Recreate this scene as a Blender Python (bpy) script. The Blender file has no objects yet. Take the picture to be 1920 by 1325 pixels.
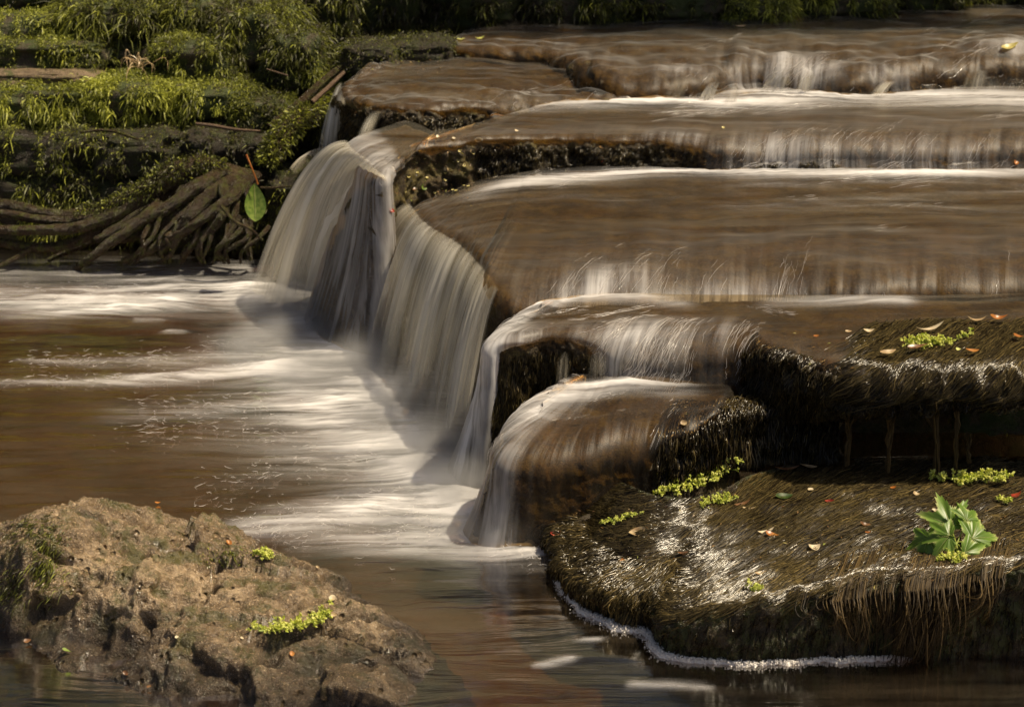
import bpy, bmesh, math, random
import numpy as np
from mathutils import Vector, Matrix
from mathutils.bvhtree import BVHTree

rng = np.random.default_rng(7)
random.seed(7)
SC = bpy.context.scene
COL = SC.collection
R = math.radians

# ------------------------------------------------------------------ camera, sky, sun, exposure
PITCH, CAM_H, FPX = 18.0, 1.2, 3712.0
cam_d = bpy.data.cameras.new('camera')
cam = bpy.data.objects.new('camera', cam_d); COL.objects.link(cam)
cam.location = (0, 0, CAM_H); cam.rotation_euler = (R(90 - PITCH), 0, 0)
cam_d.sensor_width = 36; cam_d.lens = 36 * FPX / 1920
cam_d.clip_start = 0.05; cam_d.clip_end = 200
cam_d.dof.use_dof = True; cam_d.dof.focus_distance = 3.05; cam_d.dof.aperture_fstop = 11
SC.camera = cam

SUN_TO = Vector((0.50, 0.03, 0.95)).normalized()
SUN_EL = math.asin(SUN_TO.z); SUN_AZ = math.atan2(SUN_TO.x, SUN_TO.y)
W = bpy.data.worlds.new('World'); SC.world = W; W.use_nodes = True
wn = W.node_tree
for n in list(wn.nodes): wn.nodes.remove(n)
wo = wn.nodes.new('ShaderNodeOutputWorld'); wb = wn.nodes.new('ShaderNodeBackground')
sk = wn.nodes.new('ShaderNodeTexSky'); sk.sky_type = 'NISHITA'; sk.sun_disc = False
sk.sun_elevation = SUN_EL; sk.sun_rotation = SUN_AZ
sk.dust_density = 5.0; sk.ozone_density = 0.0; sk.air_density = 0.8
wb.inputs['Strength'].default_value = 0.065
wn.links.new(sk.outputs[0], wb.inputs[0]); wn.links.new(wb.outputs[0], wo.inputs[0])
sun_d = bpy.data.lights.new('sun', 'SUN'); sun_d.energy = 4.9; sun_d.angle = R(1.5); sun_d.color = (1.0, 0.84, 0.60)
sun = bpy.data.objects.new('sun', sun_d); COL.objects.link(sun)
sun.rotation_euler = SUN_TO.to_track_quat('Z', 'Y').to_euler(); sun.location = (3, 4, 6)
SC.view_settings.view_transform = 'Standard'; SC.view_settings.look = 'None'
SC.view_settings.exposure = 0.5; SC.view_settings.gamma = 1.0; SC.view_settings.use_curve_mapping = False
SC.cycles.max_bounces = 8; SC.cycles.transparent_max_bounces = 12
SC.cycles.sample_clamp_indirect = 4.0; SC.cycles.use_denoising = True

# ------------------------------------------------------------------ helpers
CP, SP = math.cos(R(PITCH)), math.sin(R(PITCH))
def ray(px, py):
    a, b = (px - 960) / FPX, -(py - 662.5) / FPX
    return np.array([a, CP + b * SP, -SP + b * CP])
def at(px, py, z=0.0):                     # point of the level z seen at that pixel of the photograph
    d = ray(px, py); t = (z - CAM_H) / d[2]
    return np.array([0, 0, CAM_H]) + d * t
def atY(px, py, Y):                        # point at distance Y along the ground
    d = ray(px, py); return np.array([0, 0, CAM_H]) + d * (Y / d[1])

def _h(ix, iy, iz, seed):
    h = (ix * 374761393 + iy * 668265263 + iz * 2147483647 + seed * 974634777) & 0xffffffff
    h = ((h ^ (h >> 13)) * 1274126177) & 0xffffffff
    return (h ^ (h >> 16)) & 0xffffffff
def pnoise(P, seed=0):                     # gradient noise, about -1..1
    P = np.asarray(P, float); I = np.floor(P).astype(np.int64); F = P - I
    U = F * F * F * (F * (F * 6 - 15) + 10); out = np.zeros(P.shape[0])
    for dx in (0, 1):
        for dy in (0, 1):
            for dz in (0, 1):
                h = _h(I[:, 0] + dx, I[:, 1] + dy, I[:, 2] + dz, seed)
                gx = ((h & 255) / 127.5 - 1); gy = (((h >> 8) & 255) / 127.5 - 1); gz = (((h >> 16) & 255) / 127.5 - 1)
                d = gx * (F[:, 0] - dx) + gy * (F[:, 1] - dy) + gz * (F[:, 2] - dz)
                w = (U[:, 0] if dx else 1 - U[:, 0]) * (U[:, 1] if dy else 1 - U[:, 1]) * (U[:, 2] if dz else 1 - U[:, 2])
                out += w * d
    return out * 1.3
def fbm(P, oct=4, seed=0, gain=0.5):
    P = np.asarray(P, float); a, s, out = 1.0, 0.0, np.zeros(len(P))
    for k in range(oct):
        out += a * pnoise(P * (2.03 ** k), seed + k * 17); s += a; a *= gain
    return out / s
def ridged(P, oct=4, seed=0):
    P = np.asarray(P, float); a, s, out = 1.0, 0.0, np.zeros(len(P))
    for k in range(oct):
        out += a * (1 - np.abs(pnoise(P * (2.03 ** k), seed + k * 17)) * 2); s += a; a *= 0.5
    return out / s
def smooth(x, a=0.0, b=1.0):
    t = np.clip((x - a) / (b - a), 0, 1); return t * t * (3 - 2 * t)

def catmull(C, n, key=None):               # C [m,k] control rows -> n rows, even along the first three columns
    C = np.asarray(C, float); m = len(C)
    E = np.vstack([2 * C[0] - C[1], C, 2 * C[-1] - C[-2]])
    out = []
    for i in range(m - 1):
        p0, p1, p2, p3 = E[i], E[i + 1], E[i + 2], E[i + 3]
        t = np.linspace(0, 1, 40, endpoint=False)[:, None]
        out.append(0.5 * (2 * p1 + (p2 - p0) * t + (2 * p0 - 5 * p1 + 4 * p2 - p3) * t ** 2 + (3 * p1 - p0 - 3 * p2 + p3) * t ** 3))
    out.append(C[-1:]); D = np.vstack(out)
    L = np.concatenate([[0], np.cumsum(np.linalg.norm(np.diff(D[:, :3], axis=0), axis=1))])
    u = np.linspace(0, L[-1], n)
    return np.stack([np.interp(u, L, D[:, k]) for k in range(D.shape[1])], 1)

def tag(o, label=None, cat=None, group=None, kind=None):
    if label: o['label'] = label
    if cat: o['category'] = cat
    if group: o['group'] = group
    if kind: o['kind'] = kind
    return o
def link(name, me, parent=None, mats=()):
    o = bpy.data.objects.new(name, me); COL.objects.link(o)
    for m in mats:
        if m and m.name not in [x.name for x in me.materials if x]: me.materials.append(m)
    if parent: o.parent = parent; o.matrix_parent_inverse = Matrix.Translation(-parent.location) if parent.type == 'EMPTY' and parent.rotation_euler[2] == 0 else parent.matrix_world.inverted()
    return o
def empty(name, loc):
    o = bpy.data.objects.new(name, None); COL.objects.link(o); o.location = tuple(loc); o.empty_display_size = 0.05
    return o
def mesh_from(name, V, F, smooth_=True, attrs=None, uv=None, mat_idx=None):
    V = np.asarray(V, np.float32); F = np.asarray(F, np.int32); me = bpy.data.meshes.new(name)
    k = F.shape[1]
    me.vertices.add(len(V)); me.vertices.foreach_set('co', V.ravel())
    me.loops.add(F.size); me.loops.foreach_set('vertex_index', F.ravel())
    me.polygons.add(len(F)); me.polygons.foreach_set('loop_start', np.arange(0, F.size, k, dtype=np.int32))
    try: me.polygons.foreach_set('loop_total', np.full(len(F), k, np.int32))
    except Exception: pass
    me.update(calc_edges=True)
    me.polygons.foreach_set('use_smooth', np.full(len(F), smooth_))
    if uv is not None:
        l = me.uv_layers.new(name='flow'); l.data.foreach_set('uv', np.asarray(uv, np.float32)[F.ravel()].ravel())
    for a, v in (attrs or {}).items():
        at_ = me.attributes.new(a, 'FLOAT', 'POINT'); at_.data.foreach_set('value', np.asarray(v, np.float32).ravel())
    me.update()
    return me
def grid_faces(nr, nc):
    i = np.arange(nr * nc).reshape(nr, nc)
    return np.stack([i[:-1, :-1].ravel(), i[1:, :-1].ravel(), i[1:, 1:].ravel(), i[:-1, 1:].ravel()], 1)
def grid_normals(P):
    du = np.gradient(P, axis=1); dv = np.gradient(P, axis=0)
    n = np.cross(dv, du); n /= np.linalg.norm(n, axis=2, keepdims=True) + 1e-12
    return n
def tubes(paths, radii, sides=3, tint=None):           # many tapered tubes in one mesh; paths [n,k,3], radii [n,k]
    P = np.asarray(paths, float); n, k, _ = P.shape
    T = np.gradient(P, axis=1); T /= np.linalg.norm(T, axis=2, keepdims=True) + 1e-12
    up = np.where(np.abs(T[..., 2:3]) > 0.9, np.array([1.0, 0, 0]), np.array([0, 0, 1.0]))
    A = np.cross(T, up); A /= np.linalg.norm(A, axis=2, keepdims=True) + 1e-12
    B = np.cross(T, A); r = np.asarray(radii)[..., None]
    rings = np.stack([P + r * (math.cos(2 * math.pi * j / sides) * A + math.sin(2 * math.pi * j / sides) * B) for j in range(sides)], 2)
    V = rings.reshape(-1, 3); idx = np.arange(n * k * sides).reshape(n, k, sides); F = []
    for j in range(sides):
        j2 = (j + 1) % sides
        F.append(np.stack([idx[:, :-1, j], idx[:, :-1, j2], idx[:, 1:, j2], idx[:, 1:, j]], -1).reshape(-1, 4))
    F = np.vstack(F)
    tv = None if tint is None else np.repeat(np.asarray(tint), k * sides)
    return V, F, tv
def blades(P0, D0, D1, length, width, seg=3, tint=None):   # flat curved blades: start, first and last direction
    n = len(P0); t = np.linspace(0, 1, seg + 1)
    side = np.cross(D0 + D1 * 0.5 + 1e-6, rng.normal(size=(n, 3))); side /= np.linalg.norm(side, axis=1, keepdims=True) + 1e-9
    V = []
    for q in t:
        c = P0 + length[:, None] * (D0 * (q - 0.5 * q * q) + D1 * 0.5 * q * q)
        w = width[:, None] * (0.55 + 0.9 * q) * (1.0 - q ** 3) + 1e-5
        V += [c - side * w, c + side * w]
    V = np.stack(V, 1).reshape(-1, 3); m = 2 * (seg + 1); idx = np.arange(n * m).reshape(n, m); F = []
    for i in range(seg):
        F.append(np.stack([idx[:, 2 * i], idx[:, 2 * i + 1], idx[:, 2 * i + 3], idx[:, 2 * i + 2]], 1))
    return V, np.vstack(F), (None if tint is None else np.repeat(tint, m))

# ------------------------------------------------------------------ materials
class G:
    def __init__(s, name):
        s.m = bpy.data.materials.new(name); s.m.use_nodes = True; s.t = s.m.node_tree
        for n in list(s.t.nodes): s.t.nodes.remove(n)
        s.out = s.t.nodes.new('ShaderNodeOutputMaterial')
    def n(s, typ, ins=None, **props):
        x = s.t.nodes.new('ShaderNode' + typ)
        for k, v in props.items(): setattr(x, k, v)
        for k, v in (ins or {}).items(): s.put(x, k, v)
        return x
    def put(s, x, k, v):
        i = x.inputs[k]
        if isinstance(v, bpy.types.NodeSocket): s.t.links.new(v, i)
        elif isinstance(v, bpy.types.Node): s.t.links.new(v.outputs[0], i)
        else: i.default_value = v
    def math(s, op, a, b=0.5, clamp=False): return s.n('Math', {0: a, 1: b}, operation=op, use_clamp=clamp).outputs[0]
    def attr(s, a): return s.n('Attribute', attribute_name=a).outputs['Fac']
    def pos(s): return s.n('NewGeometry').outputs['Position']
    def mapv(s, v, scale, rot=(0, 0, 0)): return s.n('Mapping', {'Vector': v, 'Scale': scale, 'Rotation': rot}).outputs[0]
    def noise(s, v, scale, detail=4, rough=0.55, dist=0.0): return s.n('TexNoise', {'Vector': v, 'Scale': scale, 'Detail': detail, 'Roughness': rough, 'Distortion': dist}).outputs[0]
    def ramp(s, f, stops):
        r = s.n('ValToRGB', {0: f}); e = r.color_ramp.elements
        while len(e) < len(stops): e.new(0.5)
        for x, (p, c) in zip(e, stops):
            x.position = p; x.color = c if len(c) == 4 else (*c, 1)
        return r.outputs[0]
    def fr(s, f, a, b): return s.n('MapRange', {0: f, 1: a, 2: b, 3: 0.0, 4: 1.0}, interpolation_type='SMOOTHSTEP').outputs[0]
    def mix(s, f, a, b): 
        x = s.n('Mix', data_type='RGBA'); s.put(x, 0, f)
        for sock, v in ((6, a), (7, b)):
            if not isinstance(v, (bpy.types.NodeSocket,)): v = v if len(v) == 4 else (*v, 1)
            s.put(x, sock, v)
        return x.outputs[2]
    def shade(s, f, a, b): return s.n('MixShader', {0: f, 1: a, 2: b}).outputs[0]
    def bump(s, h, strength, dist, normal=None):
        d = {'Height': h, 'Strength': strength, 'Distance': dist}
        if normal: d['Normal'] = normal
        return s.n('Bump', d).outputs[0]
    def bsdf(s, **k): return s.n('BsdfPrincipled', {('Specular IOR Level' if a.startswith('Spec') else a.replace('_', ' ')): v for a, v in k.items()}).outputs[0]
    def done(s, sh): s.put(s.out, 'Surface', sh); return s.m

def rock_mat(name, cols, scale=9.0, rough=(0.2, 0.6), bump=0.8, moss=None, moss_amt=0.5, pits=0.0, wet=0.0, spec=.30):
    g = G(name); p = g.pos()
    n1 = g.noise(p, scale, 8, 0.65); n2 = g.noise(p, scale * 9, 6, 0.7); n3 = g.noise(p, scale * 40, 3, 0.6)
    f = g.math('ADD', g.math('MULTIPLY', n1, 0.55), g.math('MULTIPLY', n2, 0.45))
    c = g.ramp(f, [(0.30 + 0.4 * i / max(1, len(cols) - 1), x) for i, x in enumerate(cols)])
    c = g.mix(g.math('MULTIPLY', g.fr(n3, 0.55, 0.72), 0.5), c, tuple(min(1, v * 1.9) for v in cols[-1]))
    if moss:
        mk = g.fr(g.math('ADD', g.noise(p, scale * 2.2, 6, 0.7), g.math('MULTIPLY', g.noise(p, scale * 22, 3), 0.25)), 0.72 - 0.25 * moss_amt, 0.84 - 0.22 * moss_amt)
        c = g.mix(g.math('MULTIPLY', mk, 0.85), c, moss)
    h = g.math('ADD', g.math('MULTIPLY', n1, 1.2), g.math('MULTIPLY', n2, 0.55))
    h = g.math('ADD', h, g.math('MULTIPLY', n3, 0.18))
    if pits:
        v = g.n('TexVoronoi', {'Vector': p, 'Scale': scale * 7, 'Randomness': 1.0}).outputs[0]
        pit = g.math('MULTIPLY', g.math('SUBTRACT', 1.0, g.fr(v, 0.02, 0.33)), g.fr(g.noise(p, scale * 2, 3), 0.5, 0.62))
        h = g.math('SUBTRACT', h, g.math('MULTIPLY', pit, pits))
    ro = g.n('MapRange', {0: g.noise(p, scale * 4, 5, 0.65), 1: 0.35, 2: 0.65, 3: rough[0], 4: rough[1]}).outputs[0]
    if wet:                                        # soaked band just above the waterline
        zz = g.n('SeparateXYZ', {0: p}).outputs[2]
        wm = g.math('SUBTRACT', 1.0, g.fr(g.math('ADD', zz, g.math('MULTIPLY', g.noise(p, 14, 4), -.03)), -.004, wet))
        c = g.mix(g.math('MULTIPLY', wm, .8), c, (.012, .009, .005)); ro = g.math('MULTIPLY', ro, g.math('SUBTRACT', 1.0, g.math('MULTIPLY', wm, .6)))
    return g.done(g.bsdf(Base_Color=c, Roughness=ro, Specular_IOR_Level=spec, Normal=g.bump(h, bump, 0.012)))

M = {}
M['ledge'] = rock_mat('wet_ledge_rock', [(.006, .004, .003), (.036, .025, .011), (.125, .084, .034)], 11, (.30, .7), 1.0, (.10, .078, .020), .5)
M['streambed'] = rock_mat('stream_bed', [(.045, .028, .011), (.115, .070, .024), (.17, .098, .030)], 5, (.5, .8), .6)
M['boulder'] = rock_mat('boulder_rock', [(.020, .013, .007), (.145, .099, .053), (.46, .34, .205)], 9, (.07, .42), 1.0, (.065, .060, .016), .45, pits=.9, wet=.05, spec=.55)
M['slab'] = rock_mat('slab_rock', [(.010, .008, .006), (.032, .025, .015), (.075, .055, .03)], 12, (.12, .5), .9, (.032, .038, .010), .7)
M['bankstone'] = rock_mat('bank_stone', [(.012, .009, .006), (.045, .035, .02), (.12, .09, .055)], 9, (.35, .75), .9, (.035, .05, .008), .8)
M['blackstone'] = rock_mat('black_bank_stone', [(.006, .005, .003), (.024, .018, .011), (.07, .052, .03)], 16, (.22, .7), 1.0, (.03, .036, .008), .6)
M['barestone'] = rock_mat('bare_bank_stone', [(.05, .036, .02), (.14, .10, .06), (.26, .19, .11)], 12, (.35, .7), .9, (.05, .06, .012), .3)
M['bark'] = rock_mat('root_bark', [(.010, .007, .004), (.036, .023, .012), (.10, .068, .036)], 30, (.12, .42), 1.0, (.07, .075, .014), .45)
M['earth'] = rock_mat('bank_earth', [(.006, .005, .003), (.018, .015, .007), (.04, .034, .016)], 8, (.6, .9), 1.0, (.025, .035, .006), .8)
M['twig'] = rock_mat('twig_bark', [(.03, .018, .010), (.09, .055, .032), (.2, .14, .09)], 60, (.3, .6), .6)

def water_mat(name, tint=(.73, .59, .37), silk=(.235, .196, .136), silk_amt=.35, rough=.27, topscale=(2.2, 30, 16), bump=.32, spec=1.1, rot=0.12, patch=(.08, 1.15), finew=.2):
    g = G(name); p = g.pos(); uv = g.n('UVMap', uv_map='flow').outputs[0]
    wp = g.n('VectorMath', {0: g.n('TexNoise', {'Vector': g.mapv(p, (1.4, 3.0, 2)), 'Scale': 1.6, 'Detail': 2}).outputs['Color'], 1: (.10, .16, .05)}, operation='MULTIPLY').outputs[0]
    pw = g.n('VectorMath', {0: p, 1: wp}, operation='ADD').outputs[0]
    nt = g.noise(g.mapv(pw, topscale, (0, 0, rot)), 1.0, 5, 0.55, 0.5)
    nf = g.noise(g.mapv(uv, (70, 4.5, 1)), 1.0, 5, 0.6, 0.3)
    big = g.noise(g.mapv(pw, (1.6, 5.0, 3)), 1.0, 3, .5)
    face = g.attr('face'); st = g.n('Mix', {0: face, 2: nt, 3: nf}).outputs[0]
    fine = g.n('Mix', {0: face, 2: g.noise(g.mapv(pw, tuple(v * 3.0 for v in topscale), (0, 0, rot + .1)), 1.0, 3), 3: g.noise(g.mapv(uv, (300, 12, 1)), 1.0, 3)}).outputs[0]
    mot = g.math('ADD', g.math('MULTIPLY', st, 1 - finew), g.math('MULTIPLY', fine, finew))
    nrm = g.bump(mot, bump, 0.006)
    fres = g.n('Fresnel', {'IOR': 1.33, 'Normal': nrm}).outputs[0]
    tr = g.n('BsdfTransparent', {'Color': (*tint, 1)})
    ro = g.n('Mix', {0: face, 2: rough, 3: .5}).outputs[0]
    gl = g.n('BsdfGlossy', {'Color': (1, 1, 1, 1), 'Roughness': ro, 'Normal': nrm})
    df = g.n('BsdfDiffuse', {'Color': (*silk, 1), 'Normal': nrm})
    pa = g.n('MapRange', {0: big, 1: .36, 2: .66, 3: patch[0], 4: patch[1]}).outputs[0]
    silkf = g.math('MULTIPLY', g.math('MULTIPLY', g.fr(mot, 0.36, 0.70), silk_amt), pa)
    silkf = g.math('MULTIPLY', silkf, g.math('SUBTRACT', 1.0, g.math('MULTIPLY', face, .72)))
    body = g.shade(silkf, tr, df)
    wet = g.shade(g.math('MULTIPLY', g.math('MULTIPLY', fres, spec), g.math('SUBTRACT', 1.0, g.math('MULTIPLY', face, .55)), True), body, gl)
    foam = g.attr('foam')
    fm = g.math('MULTIPLY', foam, g.math('ADD', 0.10, g.math('MULTIPLY', g.fr(mot, 0.32, 0.70), 1.15)))
    fm = g.math('ADD', fm, g.math('MULTIPLY', g.fr(foam, 0.6, 1.5), 0.45))
    fm = g.math('MINIMUM', fm, 0.96)
    wd = g.n('BsdfDiffuse', {'Color': (.79, .78, .78, 1), 'Normal': nrm})
    wt = g.n('BsdfTranslucent', {'Color': (.79, .78, .78, 1), 'Normal': nrm})
    wh = g.shade(0.3, wd, wt)
    return g.done(g.shade(fm, wet, wh))
M['film'] = water_mat('stream_film', silk_amt=.30)
M['pool'] = water_mat('pool_water', (.68, .50, .28), (.20, .155, .10), .22, .10, (2.2, 26, 12), .25, .6, 0.05, finew=.42)

def fall_mat():
    g = G('falling_water'); uv = g.n('UVMap', uv_map='flow').outputs[0]
    n1 = g.noise(g.mapv(uv, (34, 1.8, 1)), 1.0, 4, 0.6, 0.5); n2 = g.noise(g.mapv(uv, (190, 5.0, 1)), 1.0, 3, 0.6, .3)
    n3 = g.noise(g.mapv(uv, (13, 1.1, 1)), 1.0, 3, .5, .4)
    mot = g.math('ADD', g.math('MULTIPLY', n1, .42), g.math('ADD', g.math('MULTIPLY', n2, .13), g.math('MULTIPLY', n3, .45)))
    dens = g.attr('dens')
    a = g.math('MULTIPLY', dens, g.math('ADD', 0.26, g.math('MULTIPLY', g.fr(mot, 0.34, 0.64), 0.85)))
    a = g.math('MINIMUM', a, 0.97)
    c = g.mix(g.fr(mot, 0.36, 0.64), (.50, .44, .30), (.92, .89, .80))
    nrm = g.bump(mot, .22, .008)
    sh = g.shade(0.42, g.n('BsdfDiffuse', {'Color': c, 'Normal': nrm}), g.n('BsdfTranslucent', {'Color': c, 'Normal': nrm}))
    sh = g.shade(0.05, sh, g.n('BsdfGlossy', {'Roughness': .25, 'Normal': nrm}))
    return g.done(g.shade(a, g.n('BsdfTransparent', {'Color': (1, 1, 1, 1)}), sh))
M['fall'] = fall_mat()
def foam_mat(name, c, rough=.3, tr=0.25):
    g = G(name); b = g.bsdf(Base_Color=(*c, 1), Roughness=rough)
    return g.done(g.shade(tr, b, g.n('BsdfTranslucent', {'Color': (*c, 1)})))
M['foam'] = foam_mat('froth', (.78, .75, .70), .35)
M['thread'] = foam_mat('painted_glint_white', (.86, .82, .78), .12, .3)  # white colour standing in for sun glints on the water
def tint_mat(name, stops, rough=.5, transl=.35, spec=.5):
    g = G(name); a = g.attr('tint'); c = g.ramp(a, stops)
    b = g.bsdf(Base_Color=c, Roughness=rough, **{'Specular_IOR_Level': spec})
    return g.done(g.shade(transl, b, g.n('BsdfTranslucent', {'Color': c})))
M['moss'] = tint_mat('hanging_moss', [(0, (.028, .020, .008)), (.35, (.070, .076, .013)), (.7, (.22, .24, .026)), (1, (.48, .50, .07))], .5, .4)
M['algae'] = tint_mat('wet_algae', [(0, (.012, .008, .004)), (.5, (.056, .043, .017)), (.85, (.135, .10, .036)), (1, (.25, .18, .065))], .20, .12, .38)
M['dryalgae'] = tint_mat('hanging_algae', [(0, (.015, .010, .005)), (.5, (.055, .036, .013)), (1, (.19, .125, .045))], .55, .15, .25)
def plant_mat(name, c, c2, rough=.4, transl=.35, scale=120):
    g = G(name); p = g.pos(); n = g.noise(p, scale, 4)
    col = g.mix(g.fr(n, .38, .62), c, c2)
    b = g.bsdf(Base_Color=col, Roughness=rough, Normal=g.bump(n, .3, .001))
    return g.done(g.shade(transl, b, g.n('BsdfTranslucent', {'Color': col})))
M['catkin'] = plant_mat('lime_catkin', (.56, .62, .10), (.82, .82, .28), .5, .5)
M['catstem'] = plant_mat('catkin_stem', (.22, .30, .03), (.34, .38, .06), .5, .3)
M['leafgreen'] = plant_mat('leaf_green', (.12, .20, .03), (.24, .32, .06), .38, .45)
M['leafvein'] = plant_mat('leaf_vein', (.34, .38, .12), (.42, .45, .18), .45, .4)
M['leafdark'] = plant_mat('leaf_dark_green', (.03, .055, .01), (.06, .09, .02), .35, .3)
M['red'] = plant_mat('petal_red', (.22, .018, .010), (.34, .05, .02), .3, .3)
M['orange'] = plant_mat('petal_orange', (.34, .11, .02), (.48, .2, .04), .35, .35)
M['tan'] = plant_mat('petal_tan', (.36, .24, .12), (.52, .4, .22), .4, .3)
M['cream'] = plant_mat('petal_cream', (.58, .46, .28), (.72, .62, .42), .4, .3)
M['brown'] = plant_mat('leaf_brown', (.10, .045, .018), (.2, .1, .04), .35, .25)
M['yellow'] = plant_mat('leaf_yellow', (.5, .42, .12), (.62, .55, .22), .4, .35)

# ------------------------------------------------------------------ lofted ledges (rock) and the water films lying on them
def foam_field(P, lines):
    out = np.zeros(len(P))
    for pts, w, inten, z in lines:
        Q = np.array([at(x, y, z)[:2] for x, y in pts]); w = np.broadcast_to(w, len(pts)); inten = np.broadcast_to(inten, len(pts)); best = np.zeros(len(P))
        for a in range(len(Q) - 1):
            d = Q[a + 1] - Q[a]; t = np.clip(((P[:, :2] - Q[a]) @ d) / (d @ d), 0, 1)
            r = np.linalg.norm(P[:, :2] - (Q[a] + t[:, None] * d), axis=1)
            ww = w[a] + (w[a + 1] - w[a]) * t; ii = inten[a] + (inten[a + 1] - inten[a]) * t
            best = np.maximum(best, ii * np.exp(-(r / ww) ** 2))
        out = np.maximum(out, best) + 0.35 * np.minimum(out, best)
    return out

class Ledge:
    """rows: inner edge -> lip -> round -> face; each control: lip(px,py,z), inner(px,py,z), zbase, out, r, wet top, wet face"""
    def __init__(s, ctrl, ns=380, nt=44, nr=16, nf=26, bumps=None):
        C = np.array([[*at(*c[0]), *at(*c[1]), *c[2:]] for c in ctrl], float)
        D = catmull(C, ns); s.ns = ns
        D[:, 6:9] = catmull(C, ns)[:, 6:9]; L, I = D[:, :3], D[:, 3:6]; zb, out, r, s.wt, s.wf = D[:, 6], D[:, 7], D[:, 8], np.clip(D[:, 9], 0, 1), np.clip(D[:, 10], 0, 1)
        T = np.gradient(L[:, :2], axis=0); k = np.ones(37) / 37
        T = np.stack([np.convolve(np.pad(T[:, i], 18, mode='edge'), k, 'valid') for i in (0, 1)], 1)
        T /= np.linalg.norm(T, axis=1, keepdims=True); N = np.stack([T[:, 1], -T[:, 0], 0 * T[:, 0]], 1)
        uu = np.concatenate([[0], np.cumsum(np.linalg.norm(np.diff(L, axis=0), axis=1))]); wob = fbm(np.stack([uu * 7, uu * 0 + ns * .37, uu * 0], 1), 4, 3)
        L = L + N * (wob * .028)[:, None] + np.array([0, 0, 1]) * (fbm(np.stack([uu * 9, uu * 0 + 5.5, uu * 0], 1), 3, 8) * .011)[:, None]
        r = r * (1 + .5 * fbm(np.stack([uu * 6, uu * 0 + 9.5, uu * 0], 1), 2, 4)); rx = np.minimum(r * (1.15 + 1.5 * s.wf), .45 * np.linalg.norm((L - I)[:, :2], axis=1)); dl = (L - I) * [1, 1, 0]; dl /= np.linalg.norm(dl, axis=1, keepdims=True); Cc = L - dl * rx[:, None]; rows, fr_ = [], []
        for q in np.linspace(0, 1, nt) ** 0.85:
            rows.append(I + (Cc - I) * q); fr_.append(0.55 * smooth(q, .55, 1.0))
        for th in np.linspace(0, math.pi / 2, nr + 1)[1:]:
            p = Cc + (L - Cc) * math.sin(th); p[:, 2] = L[:, 2] - r * (1 - math.cos(th)); rows.append(p); fr_.append(0.55 + 0.45 * th / 1.571)
        for q in np.linspace(0, 1, nf + 1)[1:]:
            p = L + N * (out * q ** 1.3)[:, None]; p[:, 2] = (L[:, 2] - r) + (zb - L[:, 2] + r) * q; rows.append(p); fr_.append(1.0)
        s.P = np.array(rows); s.face = np.repeat(np.array(fr_)[:, None], ns, 1); s.nt, s.nr, s.nf = nt, nr, nf
        d = np.linalg.norm(np.diff(s.P, axis=0), axis=2); s.V_ = np.vstack([np.zeros(ns), np.cumsum(d, 0)])
        u = np.concatenate([[0], np.cumsum(np.linalg.norm(np.diff(L, axis=0), axis=1))]); s.U_ = np.repeat(u[None], len(rows), 0)
        if bumps:
            f_ = s.P.reshape(-1, 3); s.P = s.P + (np.array([0, -.35, 1.0]) * (bumps[0] * (fbm(f_ * bumps[1] * np.array([1, 1.3, 1]), 3, 91) + .5 * np.abs(fbm(f_ * bumps[1] * 2.2, 2, 93)))).reshape(-1, 1)).reshape(s.P.shape) * smooth(np.linspace(0, 1, len(s.P)), .1, .5)[:, None, None] * (1 - .7 * smooth(np.linspace(0, 1, len(s.P)), .8, 1.0))[:, None, None]
        s.N = grid_normals(s.P)
        if s.N[0, ns // 2, 2] < 0: s.N = -s.N
    def rock(s, amp_top=.006, amp_face=.014, freq=14, seed=0, strata=0.0):
        flat = s.P.reshape(-1, 3); f = s.face.ravel()
        d = (fbm(flat * freq, 6, seed, .62)) * (amp_top + (amp_face - amp_top) * smooth(f, .4, 1.0)) * 1.4
        d += (ridged(flat * freq * 2.6 * np.array([1, 1, .8]), 3, seed + 5) - .4) * amp_face * .45 * smooth(f, .5, 1.0)
        d += (ridged(flat * freq * 5.5, 3, seed + 11) - .4) * amp_face * .22 * smooth(f, .5, 1.0) - amp_face * .9 * np.clip(pnoise(flat * freq * 1.7 + 7, seed + 21) - .3, 0, 1) * smooth(f, .6, 1.0)
        s.RP = (flat + s.N.reshape(-1, 3) * d[:, None]).reshape(s.P.shape)
        return s.RP
    def water(s, lift=.007, sink=.03, rip=.003, seed=0, foam=(), ffoam=(), rough_top=0.0, rfreq=9):
        flat = s.P.reshape(-1, 3); f = s.face; nr, ns = f.shape
        cover = s.wt[None] * (1 - smooth(f, .70, 1.0)) + s.wf[None] * smooth(f, .70, 1.0)
        cov = smooth(cover.ravel() + 0.30 * pnoise(np.stack([s.U_.ravel() * 16, s.V_.ravel() * 3, 0 * s.U_.ravel()], 1), seed + 3), .25, .75)
        st = fbm(np.stack([s.U_.ravel() * 45, s.V_.ravel() * 4.5, 0 * s.U_.ravel()], 1), 3, seed)
        tp = fbm(flat * np.array([3, 17, 6]), 3, seed + 9)
        ff = smooth(f.ravel(), .25, .9)
        d = -sink + (lift + sink) * cov + rip * (st * ff + tp * (1 - ff)) + rough_top * fbm(flat * np.array([rfreq * .6, rfreq * 1.2, rfreq]), 3, seed + 31) * (1 - ff * .5)
        fo = foam_field(flat, foam) if foam else np.zeros(len(flat))
        fo *= (1 - smooth(f.ravel(), .5, .9))
        if ffoam: fo = fo + foam_field(flat, ffoam) * smooth(f.ravel(), .15, .5) * (.35 + .9 * smooth(fbm(np.stack([s.U_.ravel() * 22, s.V_.ravel() * 2, 0 * s.U_.ravel()], 1), 3, seed + 77), -.25, .4))
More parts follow.
